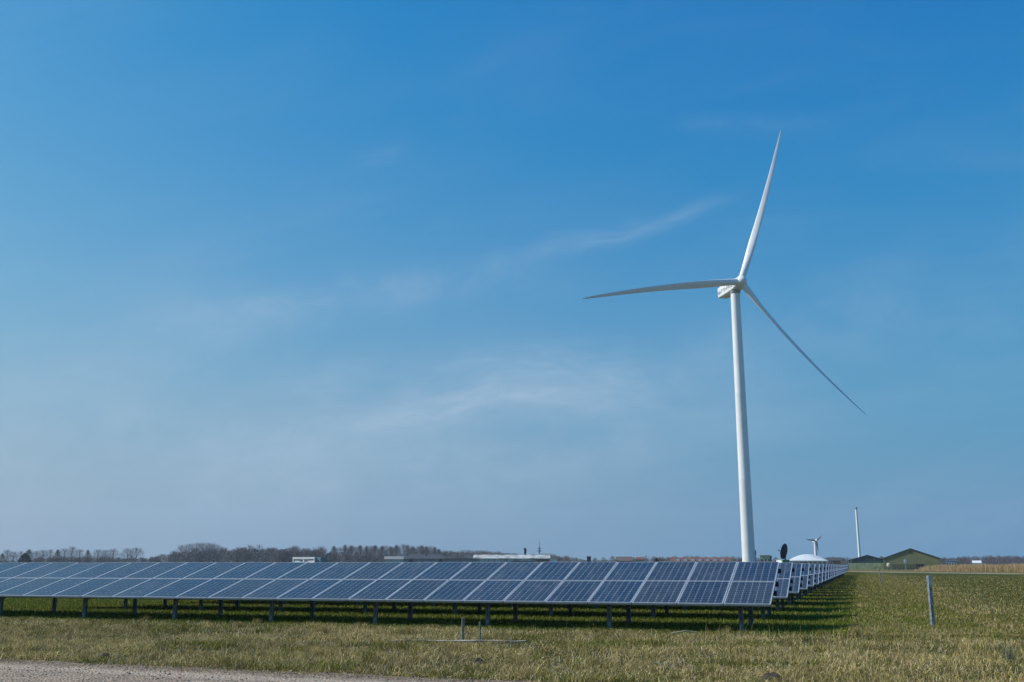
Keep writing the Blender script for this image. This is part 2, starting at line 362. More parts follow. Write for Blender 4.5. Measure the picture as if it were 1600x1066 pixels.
# local frame of a row: +X to the right along the row, +Y away, origin under its lower right corner
ROW_RZ = -ANG
def slope_at(xc, s_, zoff=0.0): return Matrix.Translation((xc, 0, LOW_Z)) @ slope @ Matrix.Translation((0, s_, zoff))
def make_row(ncol, label, own_frames):
    root = empty('solar_panel_row', (0, 0, 0), label, 'solar panels', 'rows of solar panels', ROW_RZ)
    g0 = f0 = j0 = None
    for i in range(ncol):
        for j in range(2):
            if g0 is None:
                g0 = gl.build('solar_panel', pm, root) if own_frames else both.build('solar_panel', [pm, M_ALU], root); o = g0
                if own_frames: f0 = fr.build('panel_frame', M_ALU, g0); fo = f0
            else:
                o = g0.copy(); COL.objects.link(o); o.parent = root
                if own_frames: fo = f0.copy(); COL.objects.link(fo); fo.parent = o
            jit = Matrix.Rotation(random.uniform(-.004, .004), 4, 'X') @ Matrix.Rotation(random.uniform(-.003, .003), 4, 'Y')
            o.matrix_local = slope_at(-(i + 0.5) * COL_PITCH, j * (PANEL_L + 0.022)) @ jit
    Lr = ncol * COL_PITCH
    for q, (s_, ext) in enumerate(((0.30, -0.02), (1.10, 0.05), (1.78, 0.05), (2.84, 0.05))):
        m = MB(); m.box((-Lr - .1, -0.03, -0.15), (ext, 0.03, -0.05)); o = m.build('purlin', M_STEEL, root); o.matrix_local = slope_at(0, s_)
    pm0 = {}
    xs = []; xx = -0.70
    while xx > -Lr: xs.append(xx); xx -= 2.96
    for xx in xs:
        for k, (yy, hgt) in enumerate(((0.50, LOW_Z + 0.50 * math.tan(TILT) - 0.20), (2.55, LOW_Z + 2.55 * math.tan(TILT) - 0.20))):
            if k not in pm0:
                m = MB()                                            # C-section driven post
                m.box((-.05, -.035, -.4), (.05, -.029, hgt)); m.box((-.05, -.0285, -.4), (-.044, .035, hgt)); m.box((.044, -.0285, -.4), (.05, .035, hgt))
                for hz in (0.16, 0.30): m.box((-.012, -.038, hgt - hz), (.012, -.0355, hgt - hz + .05), 1)
                pm0[k] = m.build('post', [M_POST, M_DARK], root); o = pm0[k]
            else: o = pm0[k].copy(); COL.objects.link(o); o.parent = root
            o.location = (xx, yy, 0)
        if 'r' not in pm0:
            m = MB(); m.box((-.03, 0.42, -0.26), (.03, 3.15, -0.152)); pm0['r'] = m.build('rafter', M_STEEL, root); o = pm0['r']
        else: o = pm0['r'].copy(); COL.objects.link(o); o.parent = root
        o.matrix_local = slope_at(xx, 0)
    return root
row1 = make_row(28, 'long front row of solar panels, closest to the dry grass and gravel road', True)
row1.location = CORNER
rowA = make_row(24, 'x', False); rowB = make_row(9, 'x', False)
for k in range(1, 28):
    o = rowA if k == 1 else rowB if k == 7 else copy_tree(rowA if k < 7 else rowB)
    o.location = CORNER + ND * (ROW_PITCH * k)
    o['label'] = ('last and farthest row of solar panels, nearest the dark green barn' if k == 27 else
                  '%s row of solar panels from the front, showing past the row before it' % ORD[k])

# ------------------------------------------------------------------ wind turbine
TD = 340.0
HUB = P(1157.4, 440.3, TD)
psi, tau = 0.289, 0.067
AX = Vector((math.sin(psi) * math.cos(tau), -math.cos(psi) * math.cos(tau), math.sin(tau)))
UX = Vector((0, 0, 1)).cross(AX).normalized(); VX = AX.cross(UX)
TBASE = Vector((HUB.x - AX.x * 4.3, HUB.y - AX.y * 4.3, 0))
turb = empty('wind_turbine', TBASE, 'tall white three-bladed wind turbine towering behind the front panel row', 'wind turbine')
def rel(p): return Vector(p) - TBASE
top_z = HUB.z - 3.0
m = MB(); hs_ = [0, .8, 12, 30, 30.1, 30.5, 30.6, 60, 60.1, 60.5, 60.6, 80, top_z]
def trad(z): return 2.22 + (1.62 - 2.22) * (z / top_z) ** 0.9
m.rings([[Vector((math.cos(2 * math.pi * j / 64), math.sin(2 * math.pi * j / 64), 0)) * (trad(z) + (0.008 if z in (30.1, 30.5, 60.1, 60.5) else 0)) + Vector((0, 0, z)) for j in range(64)] for z in hs_])
M_TOWER = mat('tower_paint', (0.72, 0.73, 0.74), 0.42, 0.03, 0.25, coat=0.1); t = NT(M_TOWER.node_tree); b = t.n['Principled BSDF']
oc = t.node('ShaderNodeTexCoord').outputs['Object']; old = b.inputs['Base Color'].links[0].from_socket
st_n = t.noise(t.vmath('MULTIPLY', oc, (2.6, 2.6, 0.035)), 1.0, 5, 0.65)
t.put(b.inputs['Base Color'], t.mix(t.ramp(st_n, 0.5, 0.8, 0.0, 0.30), old, (0.50, 0.49, 0.46)))
tower = m.build('tower', M_TOWER, turb, True)
fnd = MB(); fnd.rings([[Vector((math.cos(2 * math.pi * j / 32) * r, math.sin(2 * math.pi * j / 32) * r, z)) for j in range(32)] for r, z in ((3.6, -.2), (3.6, .45), (2.3, .5))])
fnd.build('foundation', mat('concrete', (0.35, 0.34, 0.32), .9, .2, 1.5), turb)
# nacelle: rounded box with its long axis along -AX
NM = Matrix((( -AX.x, UX.x, VX.x), (-AX.y, UX.y, VX.y), (-AX.z, UX.z, VX.z))).to_4x4()   # local x: to the rear, y: right, z: up
NM.translation = rel(HUB)
def rrect(x, w_, zb, zt, c, k=4):
    pts = []
    for (cy, cz, a0_) in ((w_ - c, zt - c, 0), (-w_ + c, zt - c, 90), (-w_ + c, zb + c, 180), (w_ - c, zb + c, 270)):
        for i in range(k + 1):
            a = math.radians(a0_ + 90 * i / k); pts.append(Vector((x, cy + c * math.cos(a), cz + c * math.sin(a))))
    return pts
m = MB(); m.rings([rrect(1.9, 1.5, -1.6, 1.6, .6), rrect(2.3, 1.85, -1.95, 1.9, .45), rrect(4.0, 2.0, -2.1, 2.0, .35), rrect(10.5, 2.0, -2.05, 2.0, .35), rrect(13.6, 1.85, -1.8, 1.95, .35), rrect(13.9, 1.6, -1.55, 1.7, .3)])
nac = m.build('nacelle', M_WHITE, turb, True); nac.matrix_local = NM
m = MB(); m.box((9.2, -1.5, 2.0), (12.6, 1.5, 2.75)); m.box((11.4, -.05, 2.75), (11.5, .05, 4.2)); m.box((11.4, -.5, 3.7), (11.5, .5, 3.78)); m.build('cooler', M_WHITE, nac)
for i in range(4):
    m = MB(); m.box((2.9, -2.02, -1.72 + i * .0), (13.0, -1.99, -1.69)) if i == 0 else m.box((3.2 + i * 2.4, -2.018, -1.69), (3.23 + i * 2.4, -1.99, 1.6)); m.build('seam', mat('seam_grey', (.3, .31, .32), .6), nac)
tx = bpy.data.curves.new('lettering', 'FONT'); tx.body = 'VATTENFALL'; tx.size = 1.75; tx.extrude = 0.012; tx.align_x = 'CENTER'; tx.align_y = 'CENTER'
to_ = link('text_source', tx); bpy.context.view_layer.update()
lm = bpy.data.meshes.new_from_object(to_.evaluated_get(bpy.context.evaluated_depsgraph_get())); bpy.data.objects.remove(to_)
lm.materials.clear(); lm.materials.append(M_LETTER); to = link('lettering', lm, nac)
# text lies on the left flank: its x runs from the rear to the front, its y up
to.matrix_local = Matrix(((-1, 0, 0, 8.1), (0, 0, -1, -2.03), (0, 1, 0, -0.35), (0, 0, 0, 1)))
m = MB(); m.rings([[Vector((math.cos(2 * math.pi * j / 40) * r, math.sin(2 * math.pi * j / 40) * r, z)) for j in range(40)] for r, z in ((1.66, top_z - .4), (1.85, top_z - .1), (1.85, top_z + 1.0))])
m.build('yaw_collar', mat('collar_grey', (.28, .29, .3), .5), turb, True)
m = MB(); prof = [(1.95, 1.35), (1.9, 1.75), (1.2, 1.98), (0.2, 2.02), (-0.7, 1.93), (-1.5, 1.65), (-2.1, 1.2), (-2.5, .65), (-2.65, .12)]
m.rings([[Vector((x_, math.cos(2 * math.pi * j / 40) * r, math.sin(2 * math.pi * j / 40) * r)) for j in range(40)] for x_, r in prof])
hub = m.build('hub', M_WHITE, turb, True); hub.matrix_local = NM
R, PH, CONE, PB, SW = 63.34, 0.396, 0.026, 0.045, -0.075
def blade(k):
    p = PH + k * 2 * math.pi / 3
    bd = VX * math.cos(p) + UX * math.sin(p); sd = -VX * math.sin(p) + UX * math.cos(p)
    ts = [0.018, 0.03, 0.05, 0.09, 0.14, 0.19, 0.24, 0.30, 0.37, 0.45, 0.54, 0.63, 0.72, 0.80, 0.87, 0.92, 0.955, 0.98, 0.993, 1.0]
    ch = np.interp(ts, [0, .05, .13, .21, .30, .45, .6, .75, .88, .96, .99, 1.], [2.35, 2.35, 2.6, 2.8, 2.65, 2.2, 1.8, 1.4, 1.0, .62, .34, .06])
    rt = np.interp(ts, [0, .05, .13, .21, .30, .5, .8, 1.], [1, 1, .72, .45, .34, .26, .2, .16])
    tw = np.radians(np.interp(ts, [0, .1, .2, .4, .7, 1.], [40, 40, 37, 31, 26, 23]) + 1)
    rings = []
    for t_, c_, q_, a_ in zip(ts, ch, rt, tw):
        ctr = HUB + bd * R * t_ + AX * (R * t_ * CONE + PB * R * t_ * t_) + sd * (SW * R * t_ * t_)
        cd = sd * math.cos(a_) + AX * math.sin(a_); td = AX * math.cos(a_) - sd * math.sin(a_)
        ring = []
        for j in range(24):
            a = 2 * math.pi * j / 24; cx_ = math.cos(a); th_ = math.sin(a)
            foil = 1.0 if q_ > .95 else (1 - (1 - q_) * .55 * (0.5 - 0.5 * cx_) * 1.0)
            off = 0.12 * (1 - q_)
            ring.append(rel(ctr + cd * c_ * (0.5 * cx_ + off * -1.0) + td * (0.5 * c_ * q_ * th_ * foil)))
        rings.append(ring)
    return MB().rings(rings).build('blade', M_WHITE, turb, True)
for k in range(3):
    bl = blade(k)
    p = PH + k * 2 * math.pi / 3; bd = VX * math.cos(p) + UX * math.sin(p)
    MB().tube([rel(HUB + bd * .6), rel(HUB + bd * 1.75), rel(HUB + bd * 2.0)], [1.5, 1.42, 1.28], 28).build('blade_root', M_WHITE, bl, True)
# stairs, door and railing at the foot of the tower, on its right
st = MB(); bx = 2.15
st.box((bx, -.9, 2.5), (bx + 1.7, .9, 2.6))
for sx in (bx + .1, bx + 1.6):
    for sy in (-.8, .8): st.box((sx - .05, sy - .05, 0), (sx + .05, sy + .05, 2.5))
for i in range(10): st.box((bx + 1.7 + i * .26, -.55, 2.3 - i * .24), (bx + 2.0 + i * .26, .55, 2.34 - i * .24))
stairs = st.build('access_platform', M_STEEL, turb)
rl = MB()
for sx in (bx + .05, bx + .85, bx + 1.65): rl.box((sx - .03, -.88, 2.6), (sx + .03, -.82, 3.7))
rl.box((bx, -.89, 3.66), (bx + 1.7, -.81, 3.74)); rl.box((bx, -.88, 3.1), (bx + 1.7, -.82, 3.16))
rl.tube([(bx + 1.7, -.85, 3.7), (bx + 4.3, -.85, 1.3)], .04, 6); rl.build('railing', M_GALV, stairs)
d_ = MB(); d_.box((1.95, -.5, 2.62), (2.32, .5, 5.0)); d_.box((2.0, -.35, 5.0), (2.5, .35, 6.6)); d_.build('door', M_DARK, turb)

# the small far turbine
fd = 950.0; fb = P(1275, 870, fd); fb.z = 0; fh = P(1273.3, 845, fd)
ft_ = empty('wind_turbine', fb, 'tiny distant wind turbine rising behind the white domed tent hall', 'wind turbine')
m = MB(); m.tube([(0, 0, 0), (0, 0, fh.z - 1)], [1.7, 1.1], 16); m.build('tower', M_WHITE, ft_, True)
m = MB(); m.box((-1.2, -2, fh.z - 1.2), (1.2, 5, fh.z + 1.2)); m.build('nacelle', M_WHITE, ft_)
hz_ = fh - fb + Vector((0, -4, 0))
m = MB(); m.tube([hz_ + Vector((0, 2, 0)), hz_, hz_ + Vector((0, -2, 0))], [1.1, 1.3, .4], 12); m.build('hub', M_WHITE, ft_, True)
for tipx, tipy in ((1259.6, 842.8), (1283.6, 837.6), (1278.5, 862)):
    tp = P(tipx, tipy, fd - 4) - fb; m = MB(); mid = hz_.lerp(tp, .3)
    m.tube([hz_, mid, hz_.lerp(tp, .7), tp], [.75, .95, .65, .3], 8); m.build('blade', mat('blade_grey', (.22, .24, .26), .5), ft_, True)

# the slim white tower without a rotor
cd_ = 560.0; cb = P(1343.2, 870, cd_); cb.z = 0; ctz = P(1338.6, 796, cd_).z
ch_ = empty('tower_shaft', cb, 'slim white unfinished tower shaft behind the dark green barn', 'tower')
m = MB(); m.tube([(0, 0, 0), (0, 0, ctz * .6), (0, 0, ctz)], [.78, .64, .56], 24); m.build('shaft', M_WHITE, ch_, True)
m = MB(); m.tube([(0, 0, ctz), (0, 0, ctz + .7), (0, 0, ctz + .75), (0, 0, ctz + 1.3)], [.7, .7, .5, .45], 20); m.build('cap', M_GALV, ch_, True)

# ------------------------------------------------------------------ buildings on the horizon
def roofmat(n, c): return mat(n, c, .75, .15, .5)
M_OLIVE = mat('olive_cladding', (0.155, 0.165, 0.062), .6, .08, .3); M_DGREEN = mat('dark_green_cladding', (0.030, 0.065, 0.055), .55, .12, .3)
M_PGREEN = mat('pale_green_sheet', (0.26, 0.32, 0.18), .7, .2, .6); M_SLATE = roofmat('dark_roofing', (0.055, 0.055, 0.052))
M_GREYROOF = roofmat('grey_roofing', (0.04, 0.045, 0.05)); M_BRICK = mat('brick', (0.22, 0.13, 0.085), .85, .3, 1.2); M_TILE = mat('roof_tiles', (0.17, 0.075, 0.048), .8, .25, .8)
M_GLASS = mat('greenhouse_glass', (0.42, 0.47, 0.42), .2, .35, .35, spec=.8); M_CREAM = mat('cream_render', (0.5, 0.49, 0.42), .8, .15, .5)
M_WIN = mat('window_glass', (0.03, 0.04, 0.05), .1, spec=.8); M_BLUEG = mat('blue_grey_sheet', (0.30, 0.37, 0.46), .5, .1, .4)
def box_part(name, lo, hi, m_, parent): return MB().box(lo, hi).build(name, m_, parent)
def gable(name, xl, xr, y_eave, y_ridge, d, depth, wall, roof, label, cat, along=False, skirt=None, trim=0.14):
    """a gabled building fronting the camera at distance d; along=True turns the ridge across the view"""
    a, e = P(xl, y_eave, d), P(xr, y_eave, d); wd = e.x - a.x; ez = a.z; rz_ = P((xl + xr) / 2, y_ridge, d).z
    root = empty(name, ((a.x + e.x) / 2, d, 0), label, cat, rz=-math.atan2((a.x + e.x) / 2, d)); hw = wd / 2 * 1.03; m = MB()
    if not along:
        m.add([(-hw, 0, 0), (hw, 0, 0), (hw, 0, ez), (0, 0, rz_), (-hw, 0, ez), (-hw, depth, 0), (hw, depth, 0), (hw, depth, ez), (0, depth, rz_), (-hw, depth, ez)],
              [(0, 1, 2, 3, 4), (9, 8, 7, 6, 5), (0, 4, 9, 5), (1, 6, 7, 2), (4, 3, 8, 9), (3, 2, 7, 8)])
        m.build('wall', wall, root)
        r = MB(); o = .45
        for s_ in (-1, 1):
            sl_ = (rz_ - ez) / hw; zz = ez - o * sl_
            r.add([(s_ * (hw + o), -o, zz), (0, -o, rz_), (0, depth + o, rz_), (s_ * (hw + o), depth + o, zz), (s_ * (hw + o), -o, zz + trim), (0, -o, rz_ + trim), (0, depth + o, rz_ + trim), (s_ * (hw + o), depth + o, zz + trim)],
                  [(0, 1, 2, 3), (4, 5, 6, 7), (0, 1, 5, 4), (2, 3, 7, 6), (0, 3, 7, 4), (1, 2, 6, 5)])
        r.build('roof', roof, root)
    else:
        m.add([(-hw, 0, 0), (hw, 0, 0), (hw, depth, 0), (-hw, depth, 0), (-hw, 0, ez), (hw, 0, ez), (hw, depth, ez), (-hw, depth, ez), (-hw, depth / 2, rz_ - .1), (hw, depth / 2, rz_ - .1)],
              [(0, 1, 5, 4), (2, 3, 7, 6), (0, 4, 8, 7, 3), (1, 2, 6, 9, 5)])
        m.build('wall', wall, root)
        r = MB(); o = .4
        for s_ in (0, 1):
            y0 = -o if s_ == 0 else depth + o
            r.add([(-hw - o, y0, ez - .2), (hw + o, y0, ez - .2), (hw + o, depth / 2, rz_), (-hw - o, depth / 2, rz_), (-hw - o, y0, ez), (hw + o, y0, ez), (hw + o, depth / 2, rz_ + .2), (-hw - o, depth / 2, rz_ + .2)],
                  [(0, 1, 2, 3), (4, 5, 6, 7), (0, 1, 5, 4), (1, 2, 6, 5), (3, 0, 4, 7), (2, 3, 7, 6)])
        r.build('roof', roof, root)
    return root, hw, ez, rz_

b1, hw, ez, rz_ = gable('barn', 1383.5, 1464, 872.5, 857.3, 400, 30, M_OLIVE, M_SLATE, 'large olive green gabled barn, the tallest building on the right', 'barn')
box_part('wall_skirt', (-hw, -.12, 0), (hw, -.01, 2.3), mat('olive_skirt', (0.12, 0.135, 0.055), .7), b1)
m = MB(); m.box((-.5, -.1, rz_ - 1.9), (.5, -.01, rz_ - 1.1)); m.build('vent', M_SLATE, b1)
b2, hw, ez, rz_ = gable('barn', 1328.5, 1383, 876.0, 867.6, 430, 24, M_DGREEN, M_SLATE, 'low dark green gabled barn beside the taller olive barn', 'barn')
box_part('wall_skirt', (-hw, -.12, 0), (hw, -.01, 2.6), M_PGREEN, b2)
for q in (-3.5, -.4, 2.6): box_part('vent_pipe', (q, -.2, ez + .3), (q + .12, -.08, ez + 1.6), M_GALV, b2)

# white tent hall with a domed roof and an arcade
td_ = 270.0; a, e = P(1233, 876, td_), P(1291, 876, td_); wd = e.x - a.x; zE = a.z; zR = P(1262, 866.2, td_).z
tent = empty('tent_hall', ((a.x + e.x) / 2, td_, 0), 'white tent hall with a shallow domed roof and columned front', 'hall', rz=-math.atan2((a.x + e.x) / 2, td_))
m = MB(); K = 18; rr = []
SP = (-.5, 0, .8, 2.0, 3.6, 5.2, 6.0, 6.8, 8.4, 10, 11.2, 12, 12.5)
for s_ in SP:
    k_ = max(0.0, 1 - abs((s_ - 6) / 6.0) ** 1.7)
    rr.append([Vector((-wd / 2 - .3 + (wd + .6) * j / K, s_, zE + (zR - zE) * 1.06 * (1 - abs(2 * j / K - 1) ** 1.9) * k_)) for j in range(K + 1)])
vs = [p for r in rr for p in r]; fs = [(i * (K + 1) + j, i * (K + 1) + j + 1, (i + 1) * (K + 1) + j + 1, (i + 1) * (K + 1) + j) for i in range(len(SP) - 1) for j in range(K)]
o_ = len(vs); vs += [p - Vector((0, 0, .22)) for p in rr[0]]; fs += [(j, j + 1, o_ + j + 1, o_ + j) for j in range(K)]
m.add(vs, fs); m.build('roof', mat('tent_canvas', (.60, .63, .64), .6, .05, .4), tent, True)
m = MB(); m.box((-wd / 2, .9, 0), (wd / 2, 11.5, zE - .1)); m.build('wall', mat('tent_wall', (.62, .63, .66), .7), tent)
for j in range(9):
    xx = -wd / 2 + .1 + (wd - .4) * j / 8; box_part('column', (xx, .1, 0), (xx + .42, .5, zE - .02), M_WHITE2, tent)
box_part('side_wall', (wd / 2 + .05, .5, 0), (wd / 2 + .9, 8, zE - .2), mat('pink_grey', (.45, .38, .42), .7), tent)
p = P(1221, 875.6, td_ - 6); q = P(1233, 875.6, td_ - 6)
an = empty('container', ((p.x + q.x) / 2, td_ - 6, 0), 'flat white container at the left end of the tent hall', 'container')
hw = (q.x - p.x) / 2; box_part('body', (-hw, 0, 0), (hw, 5, p.z), M_WHITE2, an); box_part('lid', (-hw - .08, -.08, p.z), (hw + .08, 5.08, p.z + .12), M_WHITE2, an)

# dish
dc = P(1226.2, 862, 255); db = Vector((dc.x, dc.y, 0))
dish = empty('satellite_dish', db, 'dark oval satellite dish seen side on, left of the tent hall', 'satellite dish')
nrm = Vector((-0.75, 0.62, 0.22)).normalized(); u_ = nrm.cross(Vector((0, 0, 1))).normalized(); v_ = nrm.cross(u_)
m = MB(); Rr = 1.95; rings = []
for r_i in range(7):
    r = Rr * r_i / 6 + .02; rings.append([dc - db + nrm * (.55 * (r / Rr) ** 2 - .3) + (u_ * math.cos(2 * math.pi * j / 28) + v_ * math.sin(2 * math.pi * j / 28)) * r for j in range(28)])
back = [[p_ - nrm * .06 for p_ in r] for r in rings[::-1]]
m.rings(rings + back); m.build('reflector', mat('dish_slate', (.018, .026, .046), .9, .3, 1.2, spec=.1), dish, True)
m = MB(); m.tube([dc - db - nrm * .3, (0, 0, dc.z - 1.6), (0, 0, 0)], [.16, .2, .25], 10); m.build('mast', M_STEEL, dish)
m = MB(); m.tube([dc - db + nrm * .2 + v_ * 1.6, dc - db + nrm * 1.5], .05, 6); m.tube([dc - db + nrm * 1.4, dc - db + nrm * 1.8], .14, 8); m.build('feed_arm', M_STEEL, dish)
box_part('base_box', (-.8, -.6, 0), (.9, .6, 2.9), mat('green_box', (.08, .2, .12), .6), dish)

def simple(name, x0, x1, yt, d, m_, label, cat, depth=6, roof=None, wins=0, group=None):
    a, e = P(x0, yt, d), P(x1, yt, d); hw = (e.x - a.x) / 2; r = empty(name, ((a.x + e.x) / 2, d, 0), label, cat, group, -math.atan2((a.x + e.x) / 2, d))
    box_part('wall', (-hw, 0, 0), (hw, depth, a.z), m_, r); box_part('roof', (-hw - .2, -.25, a.z), (hw + .2, depth + .25, a.z + .22), roof or m_, r)
    for i in range(wins):
        xx = -hw + 2 * hw * (i + .5) / wins; box_part('window', (xx - hw / wins * .5, -.05, a.z * .35), (xx + hw / wins * .5, -.01, a.z * .75), M_WIN, r)
    return r, hw, a.z
simple('shed', 1187.5, 1204, 868.3, 420, mat('pale_green_wall', (.36, .42, .30), .7), 'pale green flat roofed shed just right of the turbine foot', 'shed', 8, wins=3)
simple('shed', 917, 923.3, 870.2, 480, M_SLATE, 'small dark square block on the horizon behind the panels', 'shed', 6)
gable('house', 995, 1004.5, 874.5, 871.0, 520, 8, M_CREAM, M_TILE, 'tiny white house with a red roof among the far trees', 'house', True)
h_, hw, ez, rz_ = gable('house', 964, 986.5, 876.5, 870.3, 500, 11, M_BRICK, mat('brown_roof', (.12, .095, .075), .8), 'brown roofed house in front of the far bare trees', 'house', True)
h_, hw, ez, rz_ = gable('row_house', 1050, 1139, 877.2, 871.6, 560, 12, M_CREAM, M_TILE, 'long terrace with a terracotta roof, left of the turbine tower', 'house', True)
for i in range(7):
    xx = -hw + 4 + (2 * hw - 8) * i / 6; box_part('dormer', (xx - .9, .2, ez + .1), (xx + .9, 3.0, ez + 1.3), M_WHITE2, h_)
h_, hw, ez, rz_ = gable('warehouse', 622, 737, 873.2, 866.4, 620, 26, mat('grey_green_wall', (.20, .22, .20), .8), M_GREYROOF, 'long grey roofed warehouse below the row of bare poplars', 'warehouse', True)
for i in range(4): box_part('vent_stack', (-hw * .75 + i * hw * .5, 9, rz_ - 2.2), (-hw * .75 + i * hw * .5 + .7, 10, rz_ + .4), M_SLATE, h_)
for i in range(9): box_part('door', (-hw + 3 + i * 4.6, -.06, 0), (-hw + 5.2 + i * 4.6, -.01, ez * .7), M_CREAM, h_)
gable('shed', 602, 629, 874, 869.8, 560, 12, M_CREAM, mat('pale_roof', (.22, .23, .22), .8), 'pale low shed at the left end of the grey warehouse', 'shed', True)
gh, hw, ez, rz_ = gable('greenhouse', 742, 857, 872.6, 867.3, 450, 14, M_GLASS, mat('pale_sheet_roof', (.46, .47, .44), .7, .3, .35), 'long low greenhouse building with a pale roof behind the panels', 'greenhouse', True)
for i in range(13): box_part('glazing_bar', (-hw + i * 1.4, -.1, 0), (-hw + .12 + i * 1.4, -.01, ez - .3), M_WHITE2, gh)
box_part('brick_bay', (hw * .62, -.5, 0), (hw * .99, -.02, ez - .4), M_BRICK, gh); box_part('dark_opening', (-.1, -.4, 0), (hw * .58, -.02, ez - 1.2), M_SLATE, gh)
simple('shed', 861, 870, 873.8, 430, M_WHITE2, 'little white shed off the right end of the greenhouse', 'shed', 5)
simple('shed', 1478.5, 1493.5, 876.3, 420, M_BLUEG, 'blue grey shed right of the olive barn', 'shed', 8, wins=4)
gable('house', 1521, 1531.5, 879.5, 876.6, 520, 8, M_WHITE2, M_WHITE2, 'small white house above the tan reeds', 'house', True)
gable('house', 1294, 1313, 876, 871.5, 560, 10, M_BRICK, M_SLATE, 'low brick house between the tent hall and the dark green barn', 'house', True)

# white open frame with arches
wd_ = 230.0; a, e = P(455, 870.6, wd_), P(494, 870.6, wd_); W = e.x - a.x; zt = a.z
wf = empty('pavilion', ((a.x + e.x) / 2, wd_, 0), 'white framed open pavilion with two arched bays behind the panels', 'pavilion', rz=-.45)
hw = W / 2 * 1.08
box_part('fascia', (-hw, -.05, zt - .45), (hw, 2.6, zt), M_WHITE2, wf)
for xx in (-hw, -.1, hw - .28): box_part('column', (xx, 0, 0), (xx + .26, .26, zt - .45), M_WHITE2, wf)
for s_ in (-1, 1):
    box_part('side_panel', (min(s_ * hw * .92, s_ * hw * .42), .1, 0), (max(s_ * hw * .92, s_ * hw * .42), .2, zt - .75), M_WHITE2, wf)
    m = MB(); c0 = s_ * hw * .21
    m.tube([(c0 - hw * .19, .15, zt - 1.0), (c0 - hw * .1, .15, zt - .62), (c0, .15, zt - .5), (c0 + hw * .1, .15, zt - .62), (c0 + hw * .19, .15, zt - 1.0)], .08, 6)
    m.box((c0 - hw * .2, .08, zt - 1.18), (c0 + hw * .2, .2, zt - 1.02)); m.build('arch', M_WHITE2, wf)
box_part('annex', (hw + .05, .4, 0), (hw + 1.3, 3, zt - .15), mat('grey_green_sheet', (.22, .26, .26), .7), wf)

# mast
mb_ = P(842.8, 868, 700); mt_ = P(842.8, 846, 700).z
ma = empty('radio_mast', (mb_.x, 700, 0), 'thin lattice radio mast above the far trees right of the greenhouse', 'mast')
m = MB(); m.tube([(0, 0, 0), (0, 0, mt_ * .55), (0, 0, mt_ * .8), (0, 0, mt_)], [.9, .6, .35, .12], 4); m.build('mast_lattice', mat('mast_grey', (.2, .22, .24), .6), ma)
m = MB(); m.box((-1.3, -.3, mt_ * .62), (1.3, .3, mt_ * .66)); m.box((-1.0, -.3, mt_ * .72), (1.0, .3, mt_ * .75)); m.build('antenna', M_GALV, ma)

# things in the rough land before the barns
def post(name, x, yb, yt, d, wpx, m_, label, cat, group=None, head=None):
    q = P(x, yt, d); base = Vector((q.x, d, 0)); r = empty(name, base, label, cat, group); hw = wpx / 2 * d / 1590
    MB().tube([(0, 0, -.05), (0, 0, q.z)], hw, 8).build('shaft', m_, r)
    if head: head(r, q.z, hw)
    return r
post('marker_post', 1414.6, 890, 879, 330, .9, M_GALV, 'slim pole topped by a white board before the olive barn', 'marker post',
     head=lambda r, z, hw: box_part('board', (-.35, -.06, z - .2), (.35, .06, z + 1.0), M_WHITE2, r))
post('sign_post', 1388.6, 890, 886, 330, 1.6, M_STEEL, 'pale rounded sign on a dark stub at the olive barn corner', 'sign',
     head=lambda r, z, hw: MB().tube([(0, 0, z - .1), (0, 0, z + .3), (0, 0, z + .9), (0, 0, z + 1.25)], [.3, .6, .62, .25], 12).build('board', M_CREAM, r))
post('gate_post', 1466.8, 890, 881.5, 340, 3.0, M_DARK, 'dark stout post at the right corner of the olive barn', 'post')
simple('feed_trough', 1432, 1443, 882.4, 335, M_SLATE, 'dark box at the right end of the dark rail fence', 'trough', 2)
a, e = P(1395, 882.8, 338), P(1431, 882.8, 338)
rf = empty('rail_fence', (a.x, 338, 0), 'low dark rail fence in front of the olive barn', 'fence')
for i in range(10): box_part('fence_post', ((e.x - a.x) * i / 9 - .07, -.07, 0), ((e.x - a.x) * i / 9 + .07, .07, a.z), M_STEEL, rf)
for z_ in (.5, 1.0, a.z - .12): box_part('rail', (-.1, -.13, z_), (e.x - a.x + .1, -.075, z_ + .12), M_STEEL, rf)
for i, (x_, yt_, nm) in enumerate(((1300.5, 874.5, 'thin grey pole near the tent hall, left of two others'), (1314, 875, 'thin grey pole midway between tent hall and dark green barn'), (1329.5, 873, 'thin grey pole at the left edge of the dark green barn'))):
    post('pole', x_, 888, yt_, 260, .7, M_GALV, nm, 'pole', 'thin poles beyond the panel ends')

# stakes, plank and posts in the near meadow
def stake(x, yb, yt, wpx, label, m_, lean=0.0):
    g0 = G(x, yb); d = g0.y; z = P(x, yt, d).z; hw = wpx / 2 * d / 1590
    m = MB(); m.box((-hw, -hw * .7, -.2), (hw, hw * .7, z * .6)); m.v = m.v[:]
    m = MB(); m.rings([[Vector((sx * hw * k + lean * zz, sy * hw * .75 * k, zz)) for sx, sy in ((-1, -1), (1, -1), (1, 1), (-1, 1))] for k, zz in ((1, -.2), (1.02, z * .3), (.95, z * .6), (1, z - .015), (.8, z))])
    o = m.build('wooden_stake', m_); o.location = g0; o.rotation_euler = (0, 0, .2); return tag(o, label, 'stake', 'wooden stakes in the meadow')
stake(723, 1003, 965, 4.2, 'taller grey wooden stake standing in the dry grass beside the plank', M_WOOD, .01)
stake(750.3, 1002, 971, 2.6, 'shorter thin wooden stake right of the taller stake', M_WOOD, -.02)
p0, p1 = G(610, 1004), G(822, 1005); m = MB(); L_ = (p1 - p0).length; N = 14
rings = []
